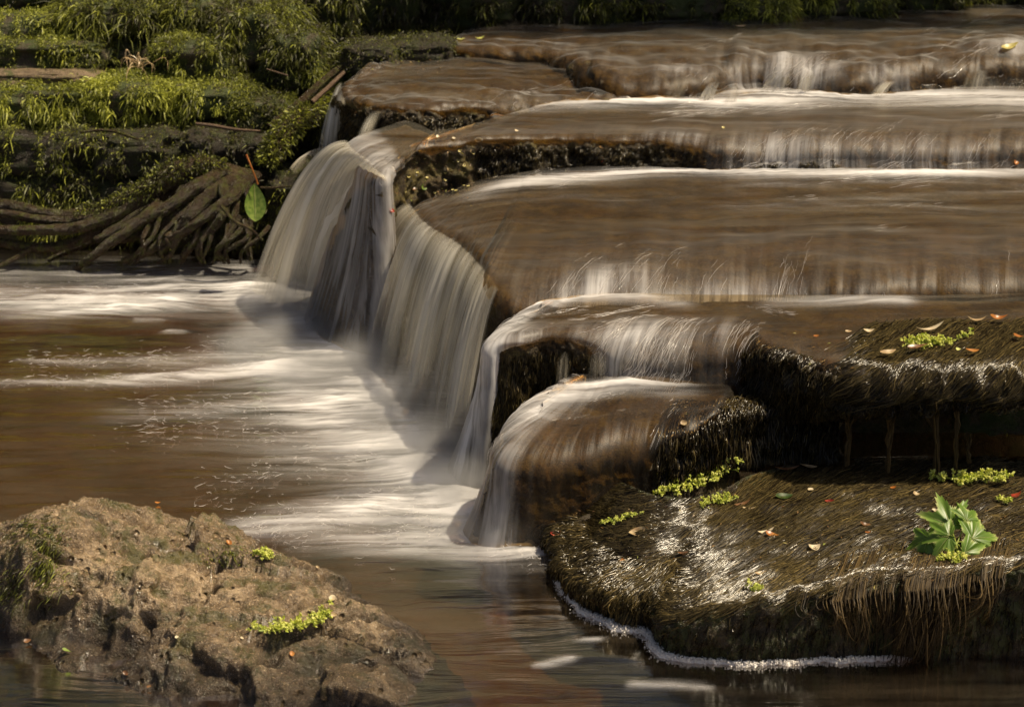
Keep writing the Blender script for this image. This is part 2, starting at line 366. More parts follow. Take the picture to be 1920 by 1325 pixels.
        d += .004 * np.minimum(fo, 1) * (1 + fbm(flat * 40, 2, seed))
        s.WP = (flat + s.N.reshape(-1, 3) * d[:, None]).reshape(s.P.shape); s.fo = fo.reshape(f.shape); s.cov = cov.reshape(f.shape)
        return s.WP
    def mesh(s, P, name, mat, water=False, parent=None):
        nr, ns = s.face.shape
        me = mesh_from(name, P.reshape(-1, 3), grid_faces(nr, ns), True, {'face': s.face, 'foam': s.fo} if water else None,
                       np.stack([s.U_.ravel(), s.V_.ravel()], 1) if water else None)
        return link(name, me, parent, [mat])
    def look(s, P, a, b):                      # bilinear lookup at row a (0..1), column b (0..1)
        nr, ns = P.shape[:2]; x = np.clip(a, 0, 1) * (nr - 1); y = np.clip(b, 0, 1) * (ns - 1)
        i = np.minimum(x.astype(int), nr - 2); j = np.minimum(y.astype(int), ns - 2); u = (x - i)[..., None]; v = (y - j)[..., None]
        return (P[i, j] * (1 - u) + P[i + 1, j] * u) * (1 - v) + (P[i, j + 1] * (1 - u) + P[i + 1, j + 1] * u) * v

SURF_V, SURF_F, SURF_N = [], [], 0
def surf(P):                                   # remember a surface that small things may lie on
    global SURF_N
    nr, ns = P.shape[:2]; SURF_V.append(P.reshape(-1, 3)); SURF_F.append(grid_faces(nr, ns) + SURF_N); SURF_N += nr * ns

F0 = [([(1000, 212), (1150, 205), (1240, 200), (1350, 208)], .045, (.5, .9, 1.0, .6), .36), ([(1360, 205), (1450, 195), (1540, 188), (1620, 195), (1700, 192), (1920, 196)], (.06, .10, .12, .08, .09, .09), (.7, .9, 1.0, .75, .8, .7), .36)]
F2 = [([(900, 358), (1000, 345), (1150, 333), (1300, 328), (1500, 332), (1700, 332), (1930, 328)], .035, (.35, .7, .95, 1.1, 1.15, 1.1, 1.0), .30)]
F3 = [([(940, 600), (990, 585), (1080, 574), (1200, 576), (1270, 582)], .022, (.7, .85, .7, .6, .3), .25), ([(1450, 583), (1600, 583), (1690, 587)], .022, (.3, .65, .6), .25)]
F4 = [([(960, 790), (1010, 765), (1080, 742), (1180, 735), (1270, 742)], .028, (.6, .7, .85, .9, .5), .17)]

#  lip (px,py,z)        inner (px,py,z)      zb   out   r    wt  wf
T0 = Ledge([((846, 80, .425), (900, 45, .43), .37, .00, .015, 1, .5),
            ((850, 92, .425), (920, 50, .43), .37, .00, .015, 1, .3), ((920, 98, .425), (960, 48, .43), .37, .00, .015, 1, .9), ((1010, 100, .425), (1040, 45, .43), .37, .01, .02, 1, 1),
            ((1060, 116, .423), (1100, 40, .43), .35, .03, .04, 1, 1), ((1130, 144, .42), (1180, 35, .43), .32, .06, .045, 1, 1), ((1240, 146, .42), (1270, 30, .435), .31, .07, .045, 1, 1),
            ((1330, 138, .42), (1360, 25, .435), .31, .06, .045, 1, .95), ((1430, 120, .424), (1460, 22, .44), .31, .10, .05, 1, 1), ((1550, 138, .42), (1560, 18, .44), .31, .08, .05, 1, 1),
            ((1650, 138, .42), (1670, 16, .44), .31, .06, .045, 1, .9), ((1760, 124, .425), (1780, 14, .44), .31, .06, .045, 1, .75), ((1850, 114, .43), (1880, 12, .44), .31, .06, .045, 1, .85),
            ((1960, 112, .43), (1980, 12, .44), .31, .07, .045, 1, 1), ((2200, 112, .43), (2200, 12, .44), .31, .06, .04, 1, 1)], bumps=(.019, 5.5), ns=460)
T0b = Ledge([((735, 118, .40), (860, 92, .40), .30, .0, .015, 1, .3), ((700, 130, .40), (860, 96, .40), .30, .0, .015, 1, .3), ((650, 150, .398), (850, 104, .40), .28, .0, .018, 1, .6), ((640, 168, .395), (850, 110, .40), .26, .0, .02, 1, .7), ((655, 190, .392), (860, 112, .40), .26, .01, .02, 1, .2),
             ((720, 208, .390), (880, 113, .40), .30, .01, .02, 1, .25), ((800, 212, .388), (910, 113, .40), .32, .01, .02, 1, .05), ((880, 204, .388), (960, 113, .40), .33, .02, .025, 1, .3),
             ((960, 200, .382), (1030, 118, .40), .33, .04, .03, 1, 1), ((1060, 196, .376), (1110, 115, .40), .33, .05, .03, 1, 1), ((1160, 192, .372), (1200, 115, .395), .33, .05, .03, 1, 1), ((1260, 176, .375), (1290, 120, .39), .33, .04, .03, 1, 1)], ns=240, bumps=(.024, 7))
T1 = Ledge([((665, 262, .365), (760, 235, .37), -.02, .09, .02, 1, 1), ((655, 278, .362), (790, 245, .37), -.02, .095, .022, 1, 1), ((672, 296, .358), (800, 250, .368), -.02, .095, .022, 1, 1), ((700, 320, .350), (806, 253, .366), -.02, .085, .025, 1, 1),
            ((718, 326, .350), (812, 256, .365), -.02, .05, .022, 1, .85), ((728, 306, .353), (826, 254, .365), .08, .015, .018, 1, .1), ((745, 290, .356), (850, 250, .365), .16, .015, .016, 1, .0), ((800, 276, .358), (900, 235, .365), .22, .015, .016, 1, .0), ((900, 268, .36), (980, 215, .365), .25, .015, .016, 1, .0),
            ((1000, 263, .36), (1080, 195, .365), .26, .02, .018, 1, .05), ((1120, 262, .36), (1180, 185, .365), .27, .02, .02, 1, .15), ((1220, 264, .36), (1290, 182, .365), .27, .02, .022, 1, .3), ((1330, 268, .36), (1380, 180, .365), .27, .025, .025, 1, .75), ((1450, 268, .36), (1500, 165, .365), .27, .04, .035, 1, 1),
            ((1600, 268, .36), (1650, 160, .365), .27, .04, .04, 1, 1), ((1760, 268, .36), (1800, 160, .365), .27, .04, .04, 1, 1), ((1930, 266, .36), (1960, 160, .365), .27, .04, .04, 1, 1), ((2200, 266, .36), (2200, 160, .365), .27, .04, .04, 1, 1)], ns=460)
T2 = Ledge([((806, 376, .262), (880, 352, .285), .0, .0, .02, 1, .4), ((772, 392, .262), (900, 346, .29), .0, .0, .028, 1, .3), ((795, 424, .268), (925, 340, .295), .0, .0, .035, 1, .3), ((858, 462, .274), (960, 334, .30), .0, .0, .04, 1, .3), ((905, 508, .278), (1000, 328, .30), .0, .0, .04, 1, .3),
            ((938, 545, .278), (1040, 324, .30), .10, .01, .04, 1, .5), ((985, 552, .280), (1075, 321, .30), .18, .015, .05, 1, .85), ((1060, 543, .284), (1120, 319, .30), .2, .03, .06, 1, 1), ((1180, 534, .286), (1220, 317, .30), .2, .035, .06, 1, 1),
            ((1320, 530, .287), (1340, 316, .30), .2, .035, .06, 1, 1), ((1480, 526, .287), (1490, 315, .30), .2, .035, .055, 1, 1), ((1640, 528, .287), (1640, 315, .30), .2, .03, .045, 1, .9), ((1800, 522, .287), (1800, 315, .30), .2, .03, .045, 1, .9), ((1940, 518, .287), (1940, 315, .30), .2, .03, .045, 1, .9), ((2200, 516, .287), (2200, 315, .30), .2, .03, .045, 1, .9)], ns=480, nt=60)
T3 = Ledge([((1080, 556, .253), (1100, 538, .256), -.02, .01, .02, 1, 1), ((1010, 577, .252), (1104, 542, .256), -.02, .03, .022, 1, 1), ((958, 598, .250), (1108, 546, .256), -.02, .075, .03, 1, 1), ((934, 618, .246), (1112, 550, .256), -.02, .08, .03, 1, 1), ((931, 640, .242), (1116, 553, .255), -.02, .035, .022, 1, .9), ((968, 638, .245), (1124, 556, .255), .06, .004, .018, 1, .0), ((1040, 630, .247), (1150, 565, .255), .1, .005, .018, 1, .0), ((1110, 634, .246), (1190, 565, .255), .12, .02, .025, 1, .5), ((1200, 640, .245), (1270, 565, .255), .12, .04, .035, 1, 1),
            ((1300, 648, .243), (1360, 565, .255), .12, .04, .04, 1, 1), ((1390, 650, .243), (1440, 565, .255), .12, .03, .035, 1, .8), ((1440, 664, .246), (1500, 565, .257), .13, .0, .022, 1, .0), ((1520, 690, .246), (1570, 565, .258), .155, -.005, .022, .9, .0), ((1620, 706, .25), (1650, 565, .26), .185, -.005, .024, .9, .0),
            ((1740, 706, .254), (1750, 565, .262), .195, -.005, .026, .9, .0), ((1850, 698, .258), (1850, 565, .265), .20, -.005, .026, .9, .0), ((1940, 694, .26), (1940, 565, .265), .20, .0, .026, .9, .0), ((2200, 690, .26), (2200, 565, .265), .20, .0, .026, .9, .0)], ns=460)
T4 = Ledge([((1095, 720, .175), (1112, 699, .178), -.02, .01, .02, 1, 1), ((1040, 740, .174), (1116, 700, .178), -.02, .03, .025, 1, 1), ((986, 765, .171), (1120, 701, .178), -.02, .05, .03, 1, 1), ((948, 793, .166), (1126, 702, .178), -.02, .048, .035, 1, 1), ((939, 818, .160), (1134, 703, .178), -.02, .05, .04, 1, 1), ((966, 840, .153), (1146, 705, .178), -.02, .02, .045, 1, 1), ((1060, 842, .152), (1150, 710, .178), .03, .01, .05, 1, 1), ((1150, 822, .158), (1200, 718, .178), .04, .01, .05, 1, .9),
            ((1240, 812, .160), (1290, 718, .176), .05, .01, .04, 1, .5), ((1320, 792, .165), (1370, 718, .174), .05, .01, .02, .9, .0), ((1400, 776, .168), (1440, 718, .172), .05, .015, .02, .2, .0), ((1490, 770, .165), (1510, 718, .17), .05, .02, .02, .0, .0), ((1545, 785, .155), (1550, 718, .17), .04, .02, .02, .0, .0), ((1580, 800, .13), (1610, 730, .16), .04, .02, .02, .0, .0)], ns=320)
T5 = Ledge([((1060, 905, .055), (1130, 880, .075), -.06, .0, .015, 1, .3), ((1012, 935, .048), (1140, 890, .08), -.06, .01, .018, 1, .4), ((1002, 965, .040), (1150, 900, .085), -.06, .01, .018, 1, .2), ((1028, 1000, .034), (1180, 910, .09), -.06, .005, .016, .6, .0), ((1050, 1040, .030), (1210, 920, .092), -.06, .005, .015, .1, .0), ((1085, 1090, .032), (1260, 930, .094), -.06, .0, .015, .0, .0), ((1150, 1118, .040), (1300, 930, .094), -.06, .0, .014, .0, .0), ((1225, 1122, .048), (1340, 920, .094), -.06, .0, .014, .0, .0),
            ((1252, 1150, .050), (1370, 910, .095), -.06, .0, .014, .0, .0), ((1300, 1156, .062), (1410, 890, .09), -.06, .0, .014, .0, .0), ((1400, 1136, .080), (1480, 870, .085), -.06, .0, .016, .0, .0), ((1520, 1108, .098), (1580, 860, .08), -.06, .0, .018, .0, .0), ((1650, 1084, .115), (1690, 855, .08), -.06, .0, .018, .0, .0),
            ((1780, 1068, .128), (1800, 855, .08), -.06, .0, .018, .0, .0), ((1940, 1058, .137), (1940, 855, .08), -.06, .0, .018, .0, .0), ((2200, 1050, .14), (2200, 855, .08), -.06, .0, .018, .0, .0)], ns=460, nt=70)
LG = 'rock ledges of the stepped weir'
specs = [(T0, 'topmost broad rock ledge under fast brown water below the mossy bank', .012, .020, 14), (T0b, 'short sloping rock ledge at the upper left feeding the small side fall', .012, .024, 17),
         (T1, 'second rock ledge with a long dark mossy face littered with seeds', .005, .022, 17), (T2, 'widest middle rock ledge covered by smooth brown water', .004, .015, 14),
         (T3, 'rock ledge whose right half is fringed with dripping wet algae over a dark hollow', .004, .018, 17), (T4, 'small rounded rock ledge above the bottom slab with a glistening mossy right end', .005, .017, 17),
         (T5, 'low flat foreground slab covered in combed wet algae at the lower right', .010, .017, 15)]
for k, (T, lab, a, b, f) in enumerate(specs):
    T.rock(a, b, f, 40 + k * 13)
    T.obj = T.mesh(T.RP, 'rock_ledge', M['slab'] if T is T5 else M['ledge'])
    tag(T.obj, lab, 'rock ledge', LG); surf(T.RP)
wspecs = [(T0, dict(foam=[], rough_top=.016, ffoam=[([(1420, 150), (1480, 135), (1530, 145)], .05, .7, .40), ([(1250, 150), (1300, 150)], .03, .35, .40), ([(1640, 150), (1680, 150)], .025, .4, .40), ([(1880, 125), (1930, 120)], .05, .5, .40)], lift=.010, rfreq=8, sink=.035)), (T0b, dict(foam=[], rough_top=.014, lift=.008, rfreq=10)), (T1, dict(foam=F0, rough_top=.006, rfreq=7, lift=.010, ffoam=[([(640, 285), (680, 315), (704, 345), (712, 356)], .085, (.5, .6, .65, .45), .34), ([(1380, 285), (1450, 280), (1560, 285), (1700, 285), (1930, 285)], .05, (.15, .4, .4, .3, .2), .345), ([(1230, 272), (1300, 275)], .02, .3, .345)])), (T2, dict(foam=F2, rough_top=.007, rfreq=7, lift=.009, ffoam=[([(1085, 548), (1130, 535), (1170, 530)], .045, .6, .275), ([(1225, 545), (1300, 545)], .03, .4, .275), ([(1360, 545), (1440, 540), (1470, 545)], .045, .75, .275), ([(1560, 545), (1720, 545)], .02, .25, .275)])),
          (T3, dict(lift=.012, foam=F3, rough_top=.003, ffoam=[([(1060, 565), (1000, 580), (950, 600), (905, 640)], (.015, .02, .05, .06), (.5, .7, 1.15, 1.15), .235), ([(1110, 650), (1170, 640), (1210, 640)], .04, .6, .235), ([(1210, 650), (1290, 640), (1330, 640)], .045, .35, .235)])), (T4, dict(lift=.014, foam=F4, rough_top=.003, ffoam=[([(1060, 735), (985, 765), (925, 800), (895, 840)], (.02, .025, .035, .04), (.6, .8, .95, .8), .16)])), (T5, dict(rough_top=.002))]
for k, (T, kw) in enumerate(wspecs):
    T.water(seed=5 + k * 7, **kw); o = T.mesh(T.WP, 'stream_water', M['film'], True); tag(o, kind='structure'); surf(T.WP)

# ------------------------------------------------------------------ free-falling curtains
def curtain(ctrl, ns=160, nv=60, layers=3, lift0=.08, gap=.012, dens=1.0, seed=0, bow=1.75, fade=.72, edge=.05, top=.28):
    C = np.array([[*at(*a), *at(*b)] for a, b in ctrl], float); D = catmull(C, ns); L, B = D[:, :3], D[:, 3:]
    for k in range(layers):
        rows = []; hd = (B - L).copy(); hd[:, 2] = 0
        st = fbm(np.stack([np.linspace(0, 14, ns), np.full(ns, k * 7.7), np.full(ns, seed)], 1), 3, seed + k)
        for q in np.linspace(-lift0, 1.0, nv):
            p = L + hd * (q if q > 0 else q * .8)[..., None] if False else L + hd * q
            p[:, 2] = L[:, 2] + .008 - (L[:, 2] - B[:, 2] + .012) * (abs(q) ** bow if q > 0 else 0.0)
            p += hd / (np.linalg.norm(hd, axis=1, keepdims=True) + 1e-6) * ((st * .03 - k * gap) * max(q, 0) ** .6)[:, None]
            rows.append(p)
        P = np.array(rows); q = np.linspace(-lift0, 1, nv)[:, None]; s = np.linspace(0, 1, ns)[None]
        de = smooth(q + .16 * fbm(np.stack([s[0] * 26 + seed, s[0] * 0, s[0] * 0], 1), 3, seed)[None], -lift0, top) * (1 - fade * smooth(q, .55, 1.0)) * smooth(s, 0, edge) * smooth(1 - s, 0, edge) * dens * np.ones_like(q * s)
        U = np.concatenate([[0], np.cumsum(np.linalg.norm(np.diff((L + B) / 2, axis=0), axis=1))])
        uv = np.stack([np.repeat(U[None], nv, 0).ravel() + k * 3.3 + seed, np.cumsum(np.vstack([np.zeros(ns), np.linalg.norm(np.diff(P, axis=0), axis=2)]), 0).ravel()], 1)
        if k == 0:
            me0 = (P, de, uv)
            VV, FF, DD, UU = [P.reshape(-1, 3)], [grid_faces(nv, ns)], [de.ravel()], [uv]
        else:
            VV.append(P.reshape(-1, 3)); FF.append(grid_faces(nv, ns) + k * nv * ns); DD.append(de.ravel()); UU.append(uv)
    me = mesh_from('waterfall', np.vstack(VV), np.vstack(FF), True, {'dens': np.concatenate(DD)}, np.vstack(UU))
    o = link('waterfall', me, None, [M['fall']]); tag(o, kind='structure')
    return me0[0]
FA = curtain([((648, 270, .36), (466, 548, 0)), ((662, 288, .36), (520, 575, 0)), ((685, 305, .355), (585, 592, 0)), ((703, 322, .352), (650, 596, 0)), ((716, 334, .348), (694, 606, 0)), ((728, 340, .342), (730, 628, 0))], seed=3, dens=1.05)
FB = curtain([((766, 386, .262), (652, 606, 0)), ((772, 396, .262), (664, 625, 0)), ((800, 428, .268), (705, 700, 0)), ((860, 466, .274), (765, 790, 0)), ((905, 512, .276), (815, 860, 0)), ((936, 552, .27), (862, 880, 0))], seed=11, ns=220, dens=.66, edge=.02)
curtain([((640, 160, .398), (592, 300, .25)), ((640, 178, .394), (625, 305, .25)), ((648, 195, .39), (648, 290, .25))], seed=41, ns=60, dens=.85, layers=1)
for k, (x, y, z, x2, y2, w) in enumerate([(708, 214, .385, 680, 262, 14), (1290, 150, .42, 1258, 196, 18), (1345, 160, .41, 1320, 200, 12), (1380, 168, .40, 1368, 205, 12), (1478, 134, .424, 1445, 186, 20), (1520, 142, .42, 1505, 186, 16), (1672, 160, .41, 1640, 188, 14), (1835, 138, .42, 1822, 182, 22)]):
    curtain([((x - w, y + 2, z), (x2 - w * 1.3, y2, .36)), ((x, y, z), (x2, y2 + 2, .36)), ((x + w, y + 3, z), (x2 + w * 1.2, y2, .36))], seed=50 + k, ns=36, nv=24, dens=.55, layers=1, gap=0, edge=.5, lift0=.1, top=.6)
for k, (x, y, x2, y2, w) in enumerate([(1122, 668, 1120, 722, 16), (1168, 672, 1172, 722, 14), (1060, 668, 1055, 735, 10)]):
    curtain([((x - w, y + 8, .226), (x2 - w * 1.4, y2, .172)), ((x, y, .226), (x2, y2 + 2, .172)), ((x + w, y + 8, .226), (x2 + w * 1.4, y2, .172))], seed=70 + k, ns=36, nv=24, dens=.45, layers=1, gap=0, edge=.5, lift0=.1, top=.7)

# ------------------------------------------------------------------ pool, bed, hillside
xs = np.linspace(-2.6, 2.6, 560); ys = np.concatenate([np.linspace(.6, 1.9, 40, endpoint=False), np.linspace(1.9, 4.75, 420)])
X, Y = np.meshgrid(xs, ys); P = np.stack([X, Y, 0 * X], -1); flat = P.reshape(-1, 3)
FP = [([(780, 870), (850, 925), (920, 980), (1010, 1008)], .055, 1.5, 0), ([(640, 640), (700, 715), (770, 800), (830, 875)], .05, 1.5, 0), ([(480, 585), (560, 600), (640, 600)], .05, .5, 0), ([(1092, 1200), (1118, 1200)], .007, .8, 0), ([(1005, 1246), (1068, 1238)], .007, .7, 0), ([(1170, 1288), (1240, 1285), (1320, 1286)], .008, .5, 0), ([(318, 622), (342, 622)], .012, 1.0, 0), ([(262, 603), (300, 603)], .012, .8, 0), ([(-100, 512), (200, 510), (470, 507)], .07, (.45, .5, .55), 0), ([(-100, 558), (100, 565), (300, 552), (480, 550), (640, 590)], (.09, .10, .12, .12, .08), (.7, 1.0, 1.1, 1.15, .7), 0), ([(60, 585), (180, 582), (240, 577), (320, 572)], .035, (.4, 1.1, 1.7, .7), 0),
      ([(-50, 720), (150, 718), (300, 712), (430, 702), (540, 690)], (.02, .02, .03, .04, .06), (.35, .65, .95, 1.2, 1.5), 0), ([(40, 672), (200, 680), (350, 676), (520, 650), (600, 640)], (.015, .03, .04, .07, .08), (.3, .4, .45, .55, .6), 0),
      ([(570, 640), (650, 700), (730, 780), (820, 865)], (.13, .20, .20, .14), (.9, 1.1, 1.1, 1.1), 0), ([(470, 550), (560, 590), (690, 585)], .06, 1.0, 0), ([(230, 776), (380, 772), (530, 760), (640, 770)], .04, (.3, .45, .6, .5), 0), ([(400, 800), (560, 820), (700, 830)], .05, (.15, .25, .3), 0),
      ([(540, 880), (680, 865), (820, 860)], .06, (.25, .45, .6), 0), ([(420, 995), (560, 975), (720, 955), (860, 945), (980, 1000)], (.02, .05, .07, .09, .08), (.6, 1.0, 1.3, 1.4, 1.3), 0), ([(600, 1015), (760, 1018), (900, 1010), (1010, 1040)], (.04, .05, .06, .03), (.4, .7, .95, .8), 0)]
w1 = fbm(flat * np.array([4, 9, 1]), 4, 90); warp = flat + np.stack([w1 * .05, fbm(flat * np.array([3, 8, 1]), 3, 95) * .035, 0 * w1], 1)
fo = foam_field(warp, FP)
fo *= .62 + .85 * fbm(flat * np.array([7, 26, 1]), 5, 77, .6) + .15 * fbm(flat * np.array([40, 110, 1]), 2, 79)
z = .0035 * fbm(flat * np.array([6, 18, 1]), 4, 61) + .012 * np.minimum(fo, 1.2) * (.6 + .8 * fbm(flat * np.array([10, 22, 1]), 3, 63))
calm = smooth(Y.ravel(), 2.3, 2.7); z *= .4 + .6 * calm
PW = flat.copy(); PW[:, 2] = z
me = mesh_from('pool_water', PW, grid_faces(*X.shape), True, {'face': np.zeros(len(PW)), 'foam': np.clip(fo, 0, 1.6)}, PW[:, :2])
pool = link('pool_water', me, None, [M['pool']]); tag(pool, kind='structure'); surf(PW.reshape(*X.shape, 3))
xs = np.linspace(-4, 4, 200); ys = np.linspace(-2, 7, 200); X, Y = np.meshgrid(xs, ys); flat = np.stack([X, Y, 0 * X], -1).reshape(-1, 3)
flat[:, 2] = -.085 + .02 * fbm(flat * 5, 4, 12)
o = link('stream_bed', mesh_from('stream_bed', flat, grid_faces(200, 200)), None, [M['streambed']]); tag(o, kind='structure')
# far bank: earth rising behind the stones
xs = np.linspace(-4, 4, 260); tt = np.linspace(0, 1, 120); X, T_ = np.meshgrid(xs, tt)
foot = np.interp(X, [-4, -.62, -.40, -.15, .3, 1.2, 4], [4.90, 4.92, 5.02, 5.28, 5.34, 5.55, 5.65])
Yb = foot + .9 * T_ ** 1.3; Zb = -.1 + 2.1 * T_ ** .8
flat = np.stack([X, Yb, Zb], -1).reshape(-1, 3); flat += (fbm(flat * 6, 5, 8) * .07)[:, None] * np.array([0, -1, .4])
EARTH = flat.reshape(120, 260, 3)
o = link('bank', mesh_from('bank', flat, grid_faces(120, 260)), None, [M['earth']]); tag(o, kind='structure'); surf(EARTH)

# ------------------------------------------------------------------ boulder in the foreground
def boulder():
    ctl = []   # (px,py,Y) points of its visible skin, and waterline points (px,py) at z=0
    for px, py, Yd in [(20, 985, 2.62), (70, 955, 2.66), (220, 942, 2.72), (300, 950, 2.74), (360, 975, 2.72), (430, 1015, 2.68), (560, 1072, 2.58), (680, 1135, 2.50), (130, 975, 2.58), (230, 985, 2.62),
                       (120, 1040, 2.50), (60, 1060, 2.48), (250, 1060, 2.54), (340, 1020, 2.62), (420, 1090, 2.50), (220, 1060, 2.50), (540, 1130, 2.44), (640, 1190, 2.38), (480, 1200, 2.34), (340, 1110, 2.45), (290, 1150, 2.40), (260, 1110, 2.43), (600, 1250, 2.32), (450, 1270, 2.27), (330, 1220, 2.32), (700, 1240, 2.35), (540, 1290, 2.26),
                       (180, 1140, 2.44), (100, 1130, 2.45), (200, 1200, 2.40)]:
        ctl.append(atY(px, py, Yd))
    for px, py in [(-40, 1178), (0, 1190), (60, 1212), (130, 1238), (220, 1265), (300, 1298), (400, 1322), (520, 1335), (650, 1330), (740, 1300), (795, 1250), (770, 1195), (-80, 1130)]:
        ctl.append(at(px, py, 0))
    for px, py, Yd in [(700, 1125, 2.62), (560, 1060, 2.74), (430, 1010, 2.84), (300, 950, 2.90), (150, 950, 2.9), (20, 990, 2.84)]:
        p = atY(px, py, Yd); p[2] = -.05; ctl.append(p)
    for p in [(-1.05, 2.75, .02), (-1.05, 2.45, .0), (-.95, 2.3, -.15), (-.6, 2.1, -.22), (-.2, 2.1, -.22), (0, 2.3, -.2), (-.1, 2.6, -.18), (-.3, 2.9, -.22), (-.7, 3.05, -.22)]: ctl.append(np.array(p))
    C = np.array(ctl)
    xs = np.linspace(-1.15, .02, 460); ys = np.linspace(2.12, 3.02, 360); X, Y = np.meshgrid(xs, ys)
    d = np.sqrt((X[..., None] - C[:, 0]) ** 2 + (Y[..., None] - C[:, 1]) ** 2)
    # smooth interpolation (thin kernel + linear system)
    A = np.sqrt((C[:, None, 0] - C[None, :, 0]) ** 2 + (C[:, None, 1] - C[None, :, 1]) ** 2); eps = .03
    wgt = np.linalg.solve(np.sqrt(A ** 2 + eps ** 2) + np.eye(len(C)) * .004, C[:, 2])
    Z = np.sqrt(d ** 2 + eps ** 2) @ wgt
    Z = np.maximum(Z, -.2)
    P = np.stack([X, Y, Z], -1); N = grid_normals(P); N = np.where(N[..., 2:3] < 0, -N, N); flat = P.reshape(-1, 3)
    dsp = .014 * fbm(flat * 8, 5, 3, .6) + .011 * (ridged(flat * np.array([15, 22, 14]), 5, 21) - .45) + .009 * (ridged(flat * np.array([34, 46, 34]), 3, 31) - .45) - .014 * np.clip(pnoise(flat * np.array([30, 44, 34]), 9) - .25, 0, 1) - .008 * np.clip(pnoise(flat * 75, 19) - .25, 0, 1) - .02 * smooth(ridged(flat * np.array([5, 9, 7]) + 3.3, 2, 55), .72, .95)
    for cells, tilt, sd in ((22, .11, 1), (120, .15, 2)):          # broken facets
        r = np.random.default_rng(sd); c = flat[r.choice(len(flat), cells)] + r.normal(size=(cells, 3)) * .01; tl = r.normal(size=(cells, 3)) * tilt * .5
        i = np.argmin(((flat + .02 * np.stack([fbm(flat * 20, 3, 5 + q) for q in range(3)], 1))[:, None] - c[None]) ** 2 @ np.array([1, 1, 1.0]), 1)
        dsp += np.clip(((flat - c[i]) * tl[i]).sum(1), -.014, .014) + r.normal(size=cells)[i] * .0010
    P = (flat + N.reshape(-1, 3) * dsp[:, None]).reshape(P.shape)
    return P
BP = boulder(); surf(BP)
Bo = link('boulder', mesh_from('boulder', BP.reshape(-1, 3), grid_faces(*BP.shape[:2])), None, [M['boulder']])
tag(Bo, 'big pitted tan boulder rising from the pool at the lower left', 'boulder')

BVH = BVHTree.FromPolygons(np.vstack(SURF_V).tolist(), np.vstack(SURF_F).tolist())
def hit(px, py):
    d = Vector(ray(px, py)).normalized(); loc, nor, i, t = BVH.ray_cast(Vector((0, 0, CAM_H)), d)
    if loc is None: return at(px, py, 0), np.array([0, 0, 1.0])
    n = np.array(nor); n = n if n @ np.array(d) < 0 else -n
    return np.array(loc), n

def project(P):
    P = np.asarray(P, float) - np.array([0, 0, CAM_H]); b = P[..., 1] * SP + P[..., 2] * CP; c = P[..., 1] * CP - P[..., 2] * SP
    return 960 + FPX * P[..., 0] / c, 662.5 - FPX * b / c

# ------------------------------------------------------------------ bank stones under moss
def Yfor(py, z): return (CAM_H - z) / math.tan(R(PITCH) + math.atan((py - 662.5) / FPX))
def stone_mesh(x0, y0, x1, y1, Yf, thick, seed, rough=.12, sq=.50, nu=64, nv=40):
    a, b = atY(x0, y1, Yf), atY(x1, y0, Yf); c = (a + b) / 2; h = (b - a) / 2; h[1] = thick / 2; c = c + np.array([0, thick / 2, 0])
    u = np.linspace(-math.pi, math.pi, nu); v = np.linspace(-math.pi / 2, math.pi / 2, nv); U, V = np.meshgrid(u, v)
    f = lambda w, e: np.sign(w) * np.abs(w) ** e
    P = np.stack([f(np.cos(V), sq) * f(np.cos(U), sq), f(np.cos(V), sq) * f(np.sin(U), sq), f(np.sin(V), sq)], -1)
    flat = P.reshape(-1, 3); k = 1 + rough * 1.6 * fbm(flat * 1.4 + seed * 5.3, 3, seed) + rough * 1.1 * fbm(flat * 4 + seed, 5, seed + 3, .6)
    W_ = flat * k[:, None] * h + c
    return W_.reshape(P.shape)
